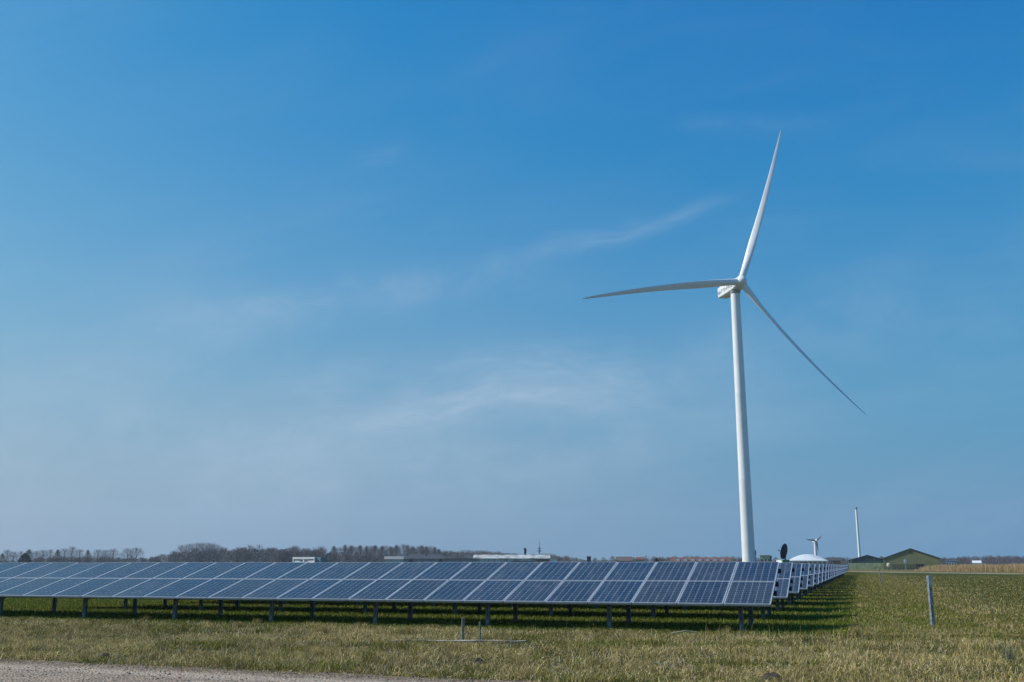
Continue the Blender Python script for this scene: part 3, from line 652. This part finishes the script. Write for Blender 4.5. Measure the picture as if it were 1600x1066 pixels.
for i in range(N + 1):
    wv = random.uniform(-.006, .006); rings.append([Vector((L_ * i / N, y_, z_ + wv)) for y_, z_ in ((-.06, .005), (.06, .005), (.06, .045), (-.06, .045))])
m.rings(rings); pl = m.build('plank', mat('grey_plank', (.36, .30, .23), .9, .35, 5, bump=.4)); pl.location = p0 + Vector((0, 0, 0)); pl.rotation_euler = (.06, 0, math.atan2(p1.y - p0.y, p1.x - p0.x))
tag(pl, 'long grey weathered plank lying on edge in the dry grass', 'plank')
g0 = G(1458, 979); z = P(1452.5, 899.5, g0.y).z
gp = empty('metal_post', g0, 'grey galvanised metal post standing alone in the right hand meadow', 'post', rz=.35)
m = MB(); m.box((-.042, -.03, -.3), (.042, -.024, z)); m.box((-.042, -.0235, -.3), (-.036, .035, z)); m.box((.036, -.0235, -.3), (.042, .035, z)); m.build('channel', M_GALV, gp)
m = MB(); m.box((-.045, -.036, z - .22), (.045, -.0305, z + .012)); m.build('top_plate', M_ALU, gp)
m = MB()
for i in range(4): m.box((-.008, -.0335, .25 + i * .2), (.008, -.0305, .29 + i * .2))
m.build('slot', M_STEEL, gp)
g0 = G(1376, 913); gq = empty('fence_post', g0, 'thin pale post far off in the meadow between panels and metal post', 'post'); MB().tube([(0, 0, -.1), (-.01, 0, 1.18)], [.04, .035], 8).build('shaft', M_GALV, gq); box_part('cap', (-.05, -.04, 1.18), (.04, .04, 1.21), M_STEEL, gq)
p0, p1 = G(1050, 1000.5), G(1092, 1000); m = MB(); m.tube([p0 + Vector((0, 0, .13)), p0.lerp(p1, .5) + Vector((0, 0, .17)), p1 + Vector((0, 0, .14))], [.017, .015, .01], 7)
tag(m.build('stick', M_STRAW), 'pale bare stick lying on the dry grass below the panels', 'stick')
g0 = G(1321, 1006); fl = empty('flower', g0, 'single yellow dandelion in the dry grass right of the panels', 'flower')
MB().tube([(0, 0, 0), (.01, 0, .12), (0, 0, .22)], .004, 6).build('stem', mat('stem_green', (.08, .14, .03)), fl)
m = MB()
for i in range(26):
    a = i * 2.4; r = .032 * math.sqrt((i + 1) / 26); m.add([(0, 0, .22), (math.cos(a) * r + .008 * math.sin(a), math.sin(a) * r - .008 * math.cos(a), .235), (math.cos(a) * (r + .01), math.sin(a) * (r + .01), .225 + .01 * (i % 3)), (math.cos(a) * r - .008 * math.sin(a), math.sin(a) * r + .008 * math.cos(a), .235)], [(0, 1, 2, 3)])
m.build('petals', mat('petal_yellow', (.75, .62, .03), .6), fl)
def mound(x, y, r, h, label, seed):
    g0 = G(x, y); q = np.random.default_rng(seed); m = MB(); rings = []
    for k in range(7):
        rr_ = r * (1 - k / 6.5); rings.append([Vector((math.cos(a) * rr_ * q.uniform(.8, 1.2), math.sin(a) * rr_ * q.uniform(.8, 1.2), h * math.sin(k / 6.5 * 1.5) * q.uniform(.85, 1.15) - .02)) for a in np.linspace(0, 2 * math.pi, 15)[:-1]])
    o = m.rings(rings).build('molehill', M_SOIL); o.location = g0; tag(o, label, 'molehill', 'molehills by the road')
mound(1207, 1064, .22, .12, 'dark crumbly molehill at the bottom edge, left of a smaller one', 1)
mound(1258, 1062, .14, .09, 'smaller dark molehill at the bottom edge right of the larger one', 2)
mound(748, 1037, .13, .10, 'dark clod of soil in the grass below the two wooden stakes', 3)
mound(164, 1029, .12, .10, 'dark soil heap in the grass at the gravel road edge on the left', 4)

# ------------------------------------------------------------------ grass, stalks, pebbles, reeds
ROAD_P = (nr.x, nr.y, -(nr.x * a0.x + nr.y * a0.y))
def blades(name, X, Y, hgt, wid, cols, lean, seed, bend=0.5, tint_tip=1.15):
    q = np.random.default_rng(seed); n = len(X)
    az = q.uniform(0, 2 * np.pi, n); la = q.uniform(0, 2 * np.pi, n); ln = hgt * lean * q.random(n) ** .7
    wx, wy = np.cos(az) * wid / 2, np.sin(az) * wid / 2; lx, ly = np.cos(la) * ln, np.sin(la) * ln
    V = np.empty((n, 5, 3)); z0 = -0.01
    V[:, 0] = np.c_[X - wx, Y - wy, np.full(n, z0)]; V[:, 1] = np.c_[X + wx, Y + wy, np.full(n, z0)]
    mx, my, mz = X + lx * .35, Y + ly * .35, hgt * .6
    V[:, 2] = np.c_[mx + wx * .8, my + wy * .8, mz]; V[:, 3] = np.c_[mx - wx * .8, my - wy * .8, mz]
    V[:, 4] = np.c_[X + lx, Y + ly, hgt * (1 - .25 * bend * (ln / np.maximum(hgt, 1e-4)))]
    i0 = (np.arange(n) * 5)[:, None]
    F1 = i0 + np.array([[0, 1, 2]]); F2 = i0 + np.array([[0, 2, 3]]); F3 = i0 + np.array([[3, 2, 4]])
    C = np.repeat(cols[:, None, :], 5, 1)
    return V.reshape(-1, 3), np.concatenate([F1, F2, F3]), C.reshape(-1, 3)
def scatter(n, y0, y1, seed, side=0.56, pad=1.5, power=1.0):
    q = np.random.default_rng(seed); Y = y0 + (y1 - y0) * q.random(n) ** power; X = (q.random(n) * 2 - 1) * (side * Y + pad); return X, Y, q
STRAW = np.array([[.56, .44, .18], [.46, .35, .135], [.68, .56, .29], [.25, .17, .065], [.50, .38, .20]])
GREEN = np.array([[.185, .188, .034], [.135, .148, .026], [.240, .222, .052], [.085, .105, .022]])
def pick(pal, n, q): return pal[q.integers(0, len(pal), n)] * q.uniform(.75, 1.2, (n, 1))

meshes = []
# near meadow: dry tangle with green patches
X, Y, q = scatter(800000, 11.3, 31.0, 11, 0.56, 1.2, 1.0)
rowd = ld(L_ROW, X, Y); endd = ld(L_END, X, Y); road = -ld(ROAD_P, X, Y)
keep = ((rowd < .35) | (endd > 2.2)) & (road > -.6 + 1.1 * (fnoise(X, Y, .6, 21) - .45))
thin = sstep(road, -.45, .5) * .88 + .07; patch = fnoise(X, Y, 1.1, 22)
keep &= q.random(len(X)) < thin * np.clip(.1 + 1.5 * patch, .12, 1)
X, Y, rowd, endd, road, patch = X[keep], Y[keep], rowd[keep], endd[keep], road[keep], patch[keep]
big = fnoise(X, Y, 2.6, 30)
greenish = .30 + .62 * sstep(fnoise(X, Y, 1.9, 25), .52, .70) + .45 * sstep(road, 1.9, .4) * sstep(fnoise(X, Y, 1.2, 27), .35, .6) + .55 * sstep(rowd, -1.3, -.1) + .35 * sstep(endd, 2.5, 5) * sstep(rowd, -1.5, .5)
isg = q.random(len(X)) < np.clip(greenish, 0, .95)
cols = np.where(isg[:, None], pick(GREEN, len(X), q), pick(STRAW, len(X), q)) * (.78 + .45 * big[:, None])
lay = q.random(len(X)) < .55
hgt = (.02 + .075 * q.random(len(X)) ** 1.7) * (.25 + 2.2 * patch ** 1.6) * np.where(isg, .9, 1.0) * (1 - .35 * sstep(rowd, -1, .3))
meshes.append(blades('g', X, Y, hgt, .0035 + .005 * q.random(len(X)), cols * q.uniform(.4, 1.65, (len(X), 1)), np.where(lay, 4.2, 1.5), 12))
# bright loose straws lying on the sward
X, Y, q = scatter(34000, 11.8, 29.5, 95, .56, 1, 1.0)
keep = (ld(L_ROW, X, Y) < -.2) & (-ld(ROAD_P, X, Y) > .1) & (q.random(len(X)) < .25 + fnoise(X, Y, 1.3, 96)); X, Y = X[keep], Y[keep]; nk = len(X)
meshes.append(blades('g', X, Y, q.uniform(.04, .13, nk), np.full(nk, .006), np.array([[.74, .63, .40]]) * q.uniform(.6, 1.15, (nk, 1)), q.uniform(.8, 4.0, nk), 97))
# tussocks
q = np.random.default_rng(91); nt = 800; tyc = 12.2 + 16 * q.random(nt); txc = (q.random(nt) * 2 - 1) * (.56 * tyc + 1)
ok = (ld(L_ROW, txc, tyc) < -.2) & (-ld(ROAD_P, txc, tyc) > .05); txc, tyc = txc[ok], tyc[ok]; nt = len(txc); nb = 90
rad = q.uniform(.05, .16, nt); X = np.repeat(txc, nb) + q.normal(size=nt * nb) * np.repeat(rad, nb); Y = np.repeat(tyc, nb) + q.normal(size=nt * nb) * np.repeat(rad, nb)
gt = np.repeat(q.random(nt) < .38, nb); isg = gt ^ (q.random(nt * nb) < .2)
cols = np.where(isg[:, None], pick(GREEN, nt * nb, q), pick(STRAW, nt * nb, q)) * np.repeat(q.uniform(.6, 1.2, (nt, 1)), nb, 0)
meshes.append(blades('g', X, Y, np.repeat(q.uniform(.07, .2, nt), nb) * q.uniform(.5, 1.1, nt * nb), .004 + .004 * q.random(nt * nb), cols, 1.3, 92))
# tall dry stalks
X, Y, q = scatter(9000, 12.0, 24.0, 13, .56, 1, .9)
keep = (ld(L_ROW, X, Y) < -.6) & (-ld(ROAD_P, X, Y) > .3) & (fnoise(X, Y, 1.4, 33) + .28 * sstep(X, 2, 8) > .66); X, Y = X[keep], Y[keep]
meshes.append(blades('g', X, Y, .13 + .24 * q.random(len(X)) ** 2, np.full(len(X), .005), pick(STRAW, len(X), q) * 1.05, .55, 14))
# short green grass below and between the first rows
X, Y, q = scatter(330000, 20.5, 52.0, 15, .56, 1.5, 1.45)
rowd = ld(L_ROW, X, Y); endd = ld(L_END, X, Y); keep = (rowd > -.25) & (endd < 4.5); X, Y, rowd = X[keep], Y[keep], rowd[keep]
patch = fnoise(X, Y, .9, 41); isd = q.random(len(X)) < .10
cols = np.where(isd[:, None], pick(STRAW, len(X), q) * .8, pick(GREEN, len(X), q) * np.array([[1.0, 1.16, .9]]))
meshes.append(blades('g', X, Y, (.035 + .06 * q.random(len(X))) * (.6 + .8 * patch), (.006 + .006 * q.random(len(X))) * np.clip(Y / 22, 1, 2.2), cols, .8, 16))
# the strip along the row ends, out to the last row
q = np.random.default_rng(19); n = 110000; en = -2.5 + 8.0 * q.random(n); rw = 18 + 135 * q.random(n) ** 1.5
X = CORNER.x - RD.x * en + ND.x * rw; Y = CORNER.y - RD.y * en + ND.y * rw; patch = fnoise(X, Y, 1.2, 44); isd = q.random(n) < .16 + .25 * sstep(en, 1, 5)
cols = np.where(isd[:, None], pick(STRAW, n, q) * .8, pick(GREEN, n, q))
meshes.append(blades('g', X, Y, (.04 + .07 * q.random(n)) * (.6 + .8 * patch), (.006 + .006 * q.random(n)) * np.clip(Y / 22, 1, 4), cols, .8, 20))
# olive and green field right of the rows
X, Y, q = scatter(380000, 21.0, 150.0, 17, .56, 1.5, 2.3)
rowd = ld(L_ROW, X, Y); endd = ld(L_END, X, Y); keep = (endd > 1.5) & (rowd > -1.0) & (X > 4); X, Y = X[keep], Y[keep]
patch = fnoise(X, Y, 1.5, 51); dk = sstep(ld(L_GREEN, X, Y) + 2.5 * (fnoise(X, Y, 3, 55) - .5), -3.0, 4.0)
strw = (.84 * (1 - dk) + .34 * dk) * (.5 + patch); isd = q.random(len(X)) < strw
cols = np.where(isd[:, None], pick(STRAW, len(X), q) * .85, pick(GREEN, len(X), q) * (1 - .25 * dk[:, None]))
meshes.append(blades('g', X, Y, (.035 + .08 * q.random(len(X))) * (.5 + patch) * (1 - .35 * dk), (.007 + .006 * q.random(len(X))) * np.clip(Y / 24, 1, 4.5), cols, .9, 18))
off = 0; Vs, Fs, Cs = [], [], []
for V, Fa, C in meshes: Vs.append(V); Fs.append(Fa + off); Cs.append(C); off += len(V)
tag(link('grass', np_mesh('grass', np.concatenate(Vs), np.concatenate(Fs), np.concatenate(Cs), [M_GRASS])), 'dry straw coloured grass with green patches covering the meadow', 'grass', kind='stuff')

# loose stones on the road
q = np.random.default_rng(61); n = 5200; s_ = q.uniform(-13, 12, n); w_ = q.random(n) ** 1.6 * 3.0 - .12
base = np.array(a0)[None, :2] + np.outer(s_, np.array(dr)[:2]) + np.outer(w_, np.array(nr)[:2]); sz = .006 + .016 * q.random(n) ** 3
oct_ = np.array([[1, 0, 0], [0, 1, 0], [-1, 0, 0], [0, -1, 0], [0, 0, .8], [0, 0, -.5]]); of = np.array([[0, 1, 4], [1, 2, 4], [2, 3, 4], [3, 0, 4], [1, 0, 5], [2, 1, 5], [3, 2, 5], [0, 3, 5]])
V = np.concatenate([base, np.full((n, 1), .014)], 1)[:, None, :] + oct_[None] * sz[:, None, None] * q.uniform(.6, 1.4, (n, 6, 1))
ra = q.uniform(0, 6.3, n)
cols = np.repeat((np.array([.28, .235, .19]) * q.uniform(.35, 1.5, (n, 1)))[:, None], 6, 1)
tag(link('pebbles', np_mesh('pebbles', V.reshape(-1, 3), (of[None] + (np.arange(n) * 6)[:, None, None]).reshape(-1, 3), cols.reshape(-1, 3), [M_TWIG])), 'loose grey pebbles scattered over the gravel road', 'gravel', kind='stuff')

# rush tuft at the right edge
g0 = G(1577, 1036); q = np.random.default_rng(71); n = 110
V, Fa, C = blades('g', q.normal(0, .05, n), q.normal(0, .05, n), q.uniform(.16, .36, n), np.full(n, .005), np.array([[.24, .24, .15]]) * q.uniform(.6, 1.3, (n, 1)), .9, 72)
o = link('rush_tuft', np_mesh('rush_tuft', V, Fa, C, [M_GRASS])); o.location = g0; tag(o, 'grey green fan of rushes at the right edge of the meadow', 'plant')

# reed bed on the right
n = 26000; q = np.random.default_rng(81); tt = q.random(n); e0, e1 = P(1494, 890, 268), P(1720, 896, 215)
X = e0.x + (e1.x - e0.x) * tt + q.normal(0, .8, n); Y = e0.y + (e1.y - e0.y) * tt + q.uniform(0, 26, n)
edge = sstep(tt, 0, .10); hh = (1.15 + .8 * q.random(n)) * (.35 + .65 * edge) * (.8 + .45 * fnoise(X, Y, 6, 82))
V, Fa, C = blades('g', X, Y, hh, np.full(n, .055), np.array([[.50, .37, .20]]) * q.uniform(.55, 1.25, (n, 1)), .22, 83)
tag(link('reeds', np_mesh('reeds', V, Fa, C, [M_GRASS])), 'tall tan reed bed beyond the green field on the right', 'reeds', kind='stuff')

# ------------------------------------------------------------------ trees
def twig_tree(q, h, w, shape, n, tw, col, base=0.18, jit=.25):
    """thin tapering twigs fanning out from a stem; returns V (n,3,3) and colours"""
    t_ = base + (1 - base) * q.random(n) ** .8
    prof = {'poplar': np.clip((t_ - base) / (1 - base) * 2.2 + .15, .1, 1) * np.sqrt(np.clip(1.03 - ((t_ - base) / (1 - base)) ** 2.6, .01, 1)), 'round': np.sqrt(np.clip(1 - ((t_ - .6) / .45) ** 2, 0.02, 1)), 'bush': np.sqrt(np.clip(1 - (t_ / 1.02) ** 2.2, 0.02, 1)),
            'cone': np.clip(1.05 - t_, .03, 1)}[shape]
    a = q.uniform(0, 2 * np.pi, n); rr_ = w / 2 * prof * q.random(n) ** (.36 if shape == 'poplar' else .5)
    end = np.c_[np.cos(a) * rr_, np.sin(a) * rr_, t_ * h]
    ln = h * q.uniform(.07, .2, n) * (1.0 if shape in ('poplar', 'round') else .55)
    d = np.c_[np.cos(a) * q.uniform(.1, .9, n), np.sin(a) * q.uniform(.1, .9, n), q.uniform(.3, 1.2, n) if shape in ('poplar', 'round') else q.uniform(-.3, .8, n)]
    d /= np.linalg.norm(d, axis=1)[:, None]; st_ = end - d * ln[:, None]; st_[:, 2] = np.maximum(st_[:, 2], .02 * h)
    sd = np.cross(d, q.normal(size=(n, 3))); sd /= np.linalg.norm(sd, axis=1)[:, None] + 1e-9; sd *= (tw * q.uniform(.5, 1.3, n))[:, None]
    V = np.stack([st_ - sd, st_ + sd, end], 1)
    return V, np.repeat((np.array(col)[None] * q.uniform(1 - jit, 1 + jit, (n, 1)))[:, None], 3, 1)
def limbs(q, h, w, k=9):
    m = MB(); m.tube([(0, 0, -.1), (0, 0, h * .3), (w * .02, 0, h * .6), (0, w * .02, h * .93)], [h * .018, h * .014, h * .009, h * .002], 7)
    for i in range(k):
        z = h * q.uniform(.2, .7); a = q.uniform(0, 6.28); r = w * q.uniform(.2, .42); up = h * q.uniform(.12, .26)
        m.tube([(0, 0, z), (math.cos(a) * r * .5, math.sin(a) * r * .5, z + up * .45), (math.cos(a) * r, math.sin(a) * r, min(h * .97, z + up))], [h * .007, h * .005, h * .0015], 5)
    return m
M_BARK = mat('bark', (.10, .085, .075), .9, .25, 1.0)
BARE = (.20, .17, .155)
protos = {}
def proto(kind, i):
    if (kind, i) in protos: return protos[(kind, i)]
    q = np.random.default_rng(100 + i + sum(map(ord, kind)))
    if kind == 'poplar': V, C = twig_tree(q, 10, 5.4, 'poplar', 1300, .034, BARE, .2)
    if kind == 'round': V, C = twig_tree(q, 10, 9.0, 'round', 1500, .026, BARE, .16)
    if kind == 'broom': V, C = twig_tree(q, 10, 6.6, 'round', 1000, .026, BARE, .22)
    if kind == 'evergreen': V, C = twig_tree(q, 10, 11, 'bush', 2600, .17, (.030, .042, .036), .02)
    if kind == 'bush': V, C = twig_tree(q, 10, 13, 'bush', 1500, .09, (.16, .15, .11), .02)
    if kind == 'pale': V, C = twig_tree(q, 10, 12, 'bush', 1500, .09, (.27, .29, .19), .02)
    if kind == 'cone': V, C = twig_tree(q, 10, 3.6, 'cone', 1500, .14, (.035, .05, .04), .02)
    n = len(V); me = np_mesh(kind + '_crown', V.reshape(-1, 3), np.arange(n * 3).reshape(-1, 3), C.reshape(-1, 3), [M_TWIG])
    tm_ = limbs(q, 10, {'poplar': 4.6, 'round': 8.5, 'broom': 6.0}.get(kind, 4), 9 if kind in ('poplar', 'round', 'broom') else 3).build('trunk', M_BARK); td = tm_.data
    bpy.data.objects.remove(tm_); protos[(kind, i)] = (me, td); return protos[(kind, i)]
def tree(name, x, ytop, d, kind, i, label, group, wide=1.0):
    q = P(x, ytop, d); s_ = q.z / 10.0; me, td = proto(kind, i)
    r = empty(name, (q.x, d, 0), label, 'tree' if kind not in ('bush', 'pale') else 'bush', group, random.uniform(0, 6.28))
    for nm, dat in (('crown', me), ('trunk', td)):
        o = link(nm, dat, r); o.scale = (s_ * wide, s_ * wide, s_)
    return r
LEFT = [(4, 863), (12, 859), (22, 860), (33, 861), (46, 857.5), (57, 859), (68, 858), (79, 857), (91, 857.5), (102, 856.5), (114, 853.5), (125, 857), (138, 858), (154, 857.5), (165, 857), (178, 857.5)]
for i, (x_, y_) in enumerate(LEFT):
    tree('bare_tree', x_, y_ + random.uniform(-1.4, 1.2), 640 + 8 * (i % 3), 'broom' if i % 4 else 'poplar', i % 4, '%s slender bare tree from the left end of the horizon tree row' % ORD[i], 'slender bare trees at the left end of the horizon', random.uniform(.9, 1.45))
for x_, y_, wd_2, lb in ((200, 855.5, .9, 'left of two rounded bare trees standing before the wooded rise'), (214, 854.5, 1.0, 'right of two rounded bare trees standing before the wooded rise')):
    tree('bare_tree', x_, y_, 600, 'round', 1 if x_ == 200 else 2, lb, 'rounded bare trees before the wood', wd_2)
tree('evergreen_tree', 40, 864.8, 560, 'evergreen', 0, 'dark rounded evergreen tree low on the far left horizon', None, .95)
CREST = [(285, 850), (297, 848), (308, 846.5), (318, 846), (328, 846.5), (336, 848.5)]
for i, (x_, y_) in enumerate(CREST):
    tree('bare_tree', x_, y_, 705, 'round', i % 3, '%s bare tree from the left on the crest of the wooded rise' % ORD[i], 'bare trees on the crest of the wood', .8)
ROWP = [(522, 852), (531, 854), (539.5, 850), (549, 851), (557, 852.5), (563, 851), (573, 852), (580, 851.5), (586, 851), (597, 852), (603, 851), (611, 853), (620, 850.5), (631, 849), (637, 851), (645, 852.5), (653, 852), (659, 851), (666, 852.5), (672, 852), (679, 853.5), (686, 857), (696, 858.5)]
for i, (x_, y_) in enumerate(ROWP):
    tree('bare_tree', x_, y_, 690 + 7 * (i % 4), 'broom' if i % 3 == 1 else 'poplar', (i * 3) % 4, '%s poplar from the left in the bare row right of the white pavilion' % ORD[i], 'bare poplars in a row behind the warehouse', random.uniform(1.0, 1.5))
tree('conifer_tree', 820.5, 857, 600, 'cone', 0, 'narrow dark conifer above the right part of the greenhouse roof', None, .9)
tree('conifer_tree', 1204.5, 869.5, 400, 'cone', 0, 'small dark conifer at the right end of the pale green shed', None, .9)
SHR = [('shrub', 882, 871.5, 470, 'pale', 'pale green shrub left of the small dark block'), ('shrub', 900, 871.0, 470, 'pale', 'pale green shrub touching the small dark block'), ('shrub', 930, 871.8, 480, 'pale', 'pale shrub right after the small dark block'), ('shrub', 943, 871, 490, 'pale', 'pale shrub midway between dark block and brown roofed house'),
       ('shrub', 957, 869.3, 500, 'bush', 'grey shrub at the left side of the brown roofed house'), ('shrub', 990, 871, 510, 'bush', 'grey shrub between brown roofed house and tiny white house'), ('shrub', 1026, 873, 470, 'evergreen', 'dark low shrub left of the terracotta terrace'),
       ('shrub', 1212, 871, 400, 'bush', 'round brownish shrub left of the satellite dish'), ('shrub', 1145, 871.5, 520, 'pale', 'pale shrub just left of the turbine tower'),
       ('shrub', 1472, 872.5, 440, 'bush', 'brown bush between olive barn and blue grey shed'), ('shrub', 1501, 872.8, 440, 'bush', 'brown bush right of the blue grey shed'), ('shrub', 1377, 869.5, 470, 'bush', 'brown bush behind the gap between the two barns'),
       ('shrub', 642, 873.5, 560, 'evergreen', 'dark bush before the left half of the grey warehouse'), ('shrub', 689, 874, 560, 'evergreen', 'dark bush before the right half of the grey warehouse'), ('shrub', 600, 868, 575, 'bush', 'brown bush left of the pale low shed')]
for i, (nm, x_, y_, d_2, kd, lb) in enumerate(SHR): tree(nm, x_, y_, d_2, kd, 0, lb, None, .75)

# woods that read as one mass
def wood(name, tops, d0, d1, n, label, seed, kinds, tw=.05, per=240, col=BARE):
    q = np.random.default_rng(seed); xs, ys = zip(*tops); VV, CC = [], []
    for i in range(n):
        x_ = q.uniform(xs[0], xs[-1]); d = d0 + (d1 - d0) * q.random() ** 1.0; yt = np.interp(x_, xs, ys)
        back = (d - d0) / max(1, d1 - d0)
        p_ = P(x_, yt, d); h = max(1.5, p_.z * q.uniform(.80, 1.03) * (.88 + .12 * back)); kd = kinds[q.integers(0, len(kinds))]
        sh, wf_, k_, c_ = {'bare': ('round', .75, 1.0, col), 'pop': ('poplar', .42, .8, col), 'under': ('bush', 1.3, 1.3, (col[0] * .62, col[1] * .66, col[2] * .66)), 'dark': ('bush', 1.1, 1.4, (.040, .050, .042)), 'pale': ('bush', 1.1, 1.2, (.21, .22, .16))}[kd]
        if sh == 'bush': h *= .84
        V, C = twig_tree(q, h, h * wf_, sh, int(per * k_), tw * h / 10 * (1.7 if sh == 'bush' else 1), np.array(c_) * q.uniform(.8, 1.25), .05 if sh == 'bush' else .2)
        V += np.array([p_.x, d, 0]); VV.append(V); CC.append(C)
    V = np.concatenate(VV).reshape(-1, 3); C = np.concatenate(CC).reshape(-1, 3)
    tag(link(name, np_mesh(name, V, np.arange(len(V)).reshape(-1, 3), C, [M_TWIG])), label, 'wood', kind='stuff')
wood('far_wood', [(-60, 871), (0, 874), (50, 871), (66, 867), (110, 866), (150, 867), (200, 868), (240, 867), (262, 861), (285, 856), (305, 852), (345, 851.5), (385, 850.5), (420, 849.5), (480, 850), (512, 852), (524, 860), (600, 864), (690, 859), (740, 858)], 660, 760, 640,
     'dark bare wood filling the horizon behind the left half of the panels', 201, ['bare', 'bare', 'under', 'dark', 'under'], .07, 330)
wood('far_thicket', [(690, 858), (715, 857.5), (745, 856.5), (775, 858.5), (800, 860.5), (822, 864), (845, 862), (870, 863.5), (892, 867), (908, 872), (950, 874)], 620, 700, 260, 'brown bare thicket behind the greenhouse and radio mast', 202, ['bare', 'under', 'bare'], .07, 300)
wood('village_trees', [(900, 874), (940, 873), (985, 872.5), (1003, 868.5), (1015, 866), (1035, 869), (1060, 867), (1090, 866.5), (1110, 869), (1135, 867), (1160, 868), (1190, 871), (1215, 873), (1240, 873)], 600, 680, 300, 'bare village trees behind the terracotta terrace', 203, ['bare', 'bare', 'under'], .07, 260, (.15, .12, .11))
wood('far_hedge', [(1280, 870.5), (1300, 868.5), (1345, 869), (1375, 869), (1400, 871)], 640, 700, 120, 'low brown tree belt behind the dark green barn', 204, ['bare', 'under'], .07, 240, (.14, .11, .095))
wood('far_tree_belt', [(1455, 869), (1480, 868.5), (1520, 867.8), (1550, 866.3), (1570, 865.3), (1610, 866), (1680, 866)], 620, 720, 300, 'even belt of bare trees along the right horizon above the reeds', 205, ['bare', 'bare', 'under'], .06, 260, (.145, .12, .125))

# ------------------------------------------------------------------ the air between here and the horizon
hm = bpy.data.materials.new('haze_air'); hm.use_nodes = True; t = NT(hm.node_tree); t.n.clear()
pv = t.node('ShaderNodeVolumePrincipled'); pv.inputs['Color'].default_value = (.72, .84, 1, 1); pv.inputs['Density'].default_value = 0.00014; pv.inputs['Anisotropy'].default_value = 0.2
t.l.new(pv.outputs[0], t.node('ShaderNodeOutputMaterial').inputs['Volume'])
tag(MB().box((-3600, -420, -1.0), (3600, 3600, 190)).build('haze', hm), 'thin bluish haze over the whole plain', 'haze', kind='stuff')
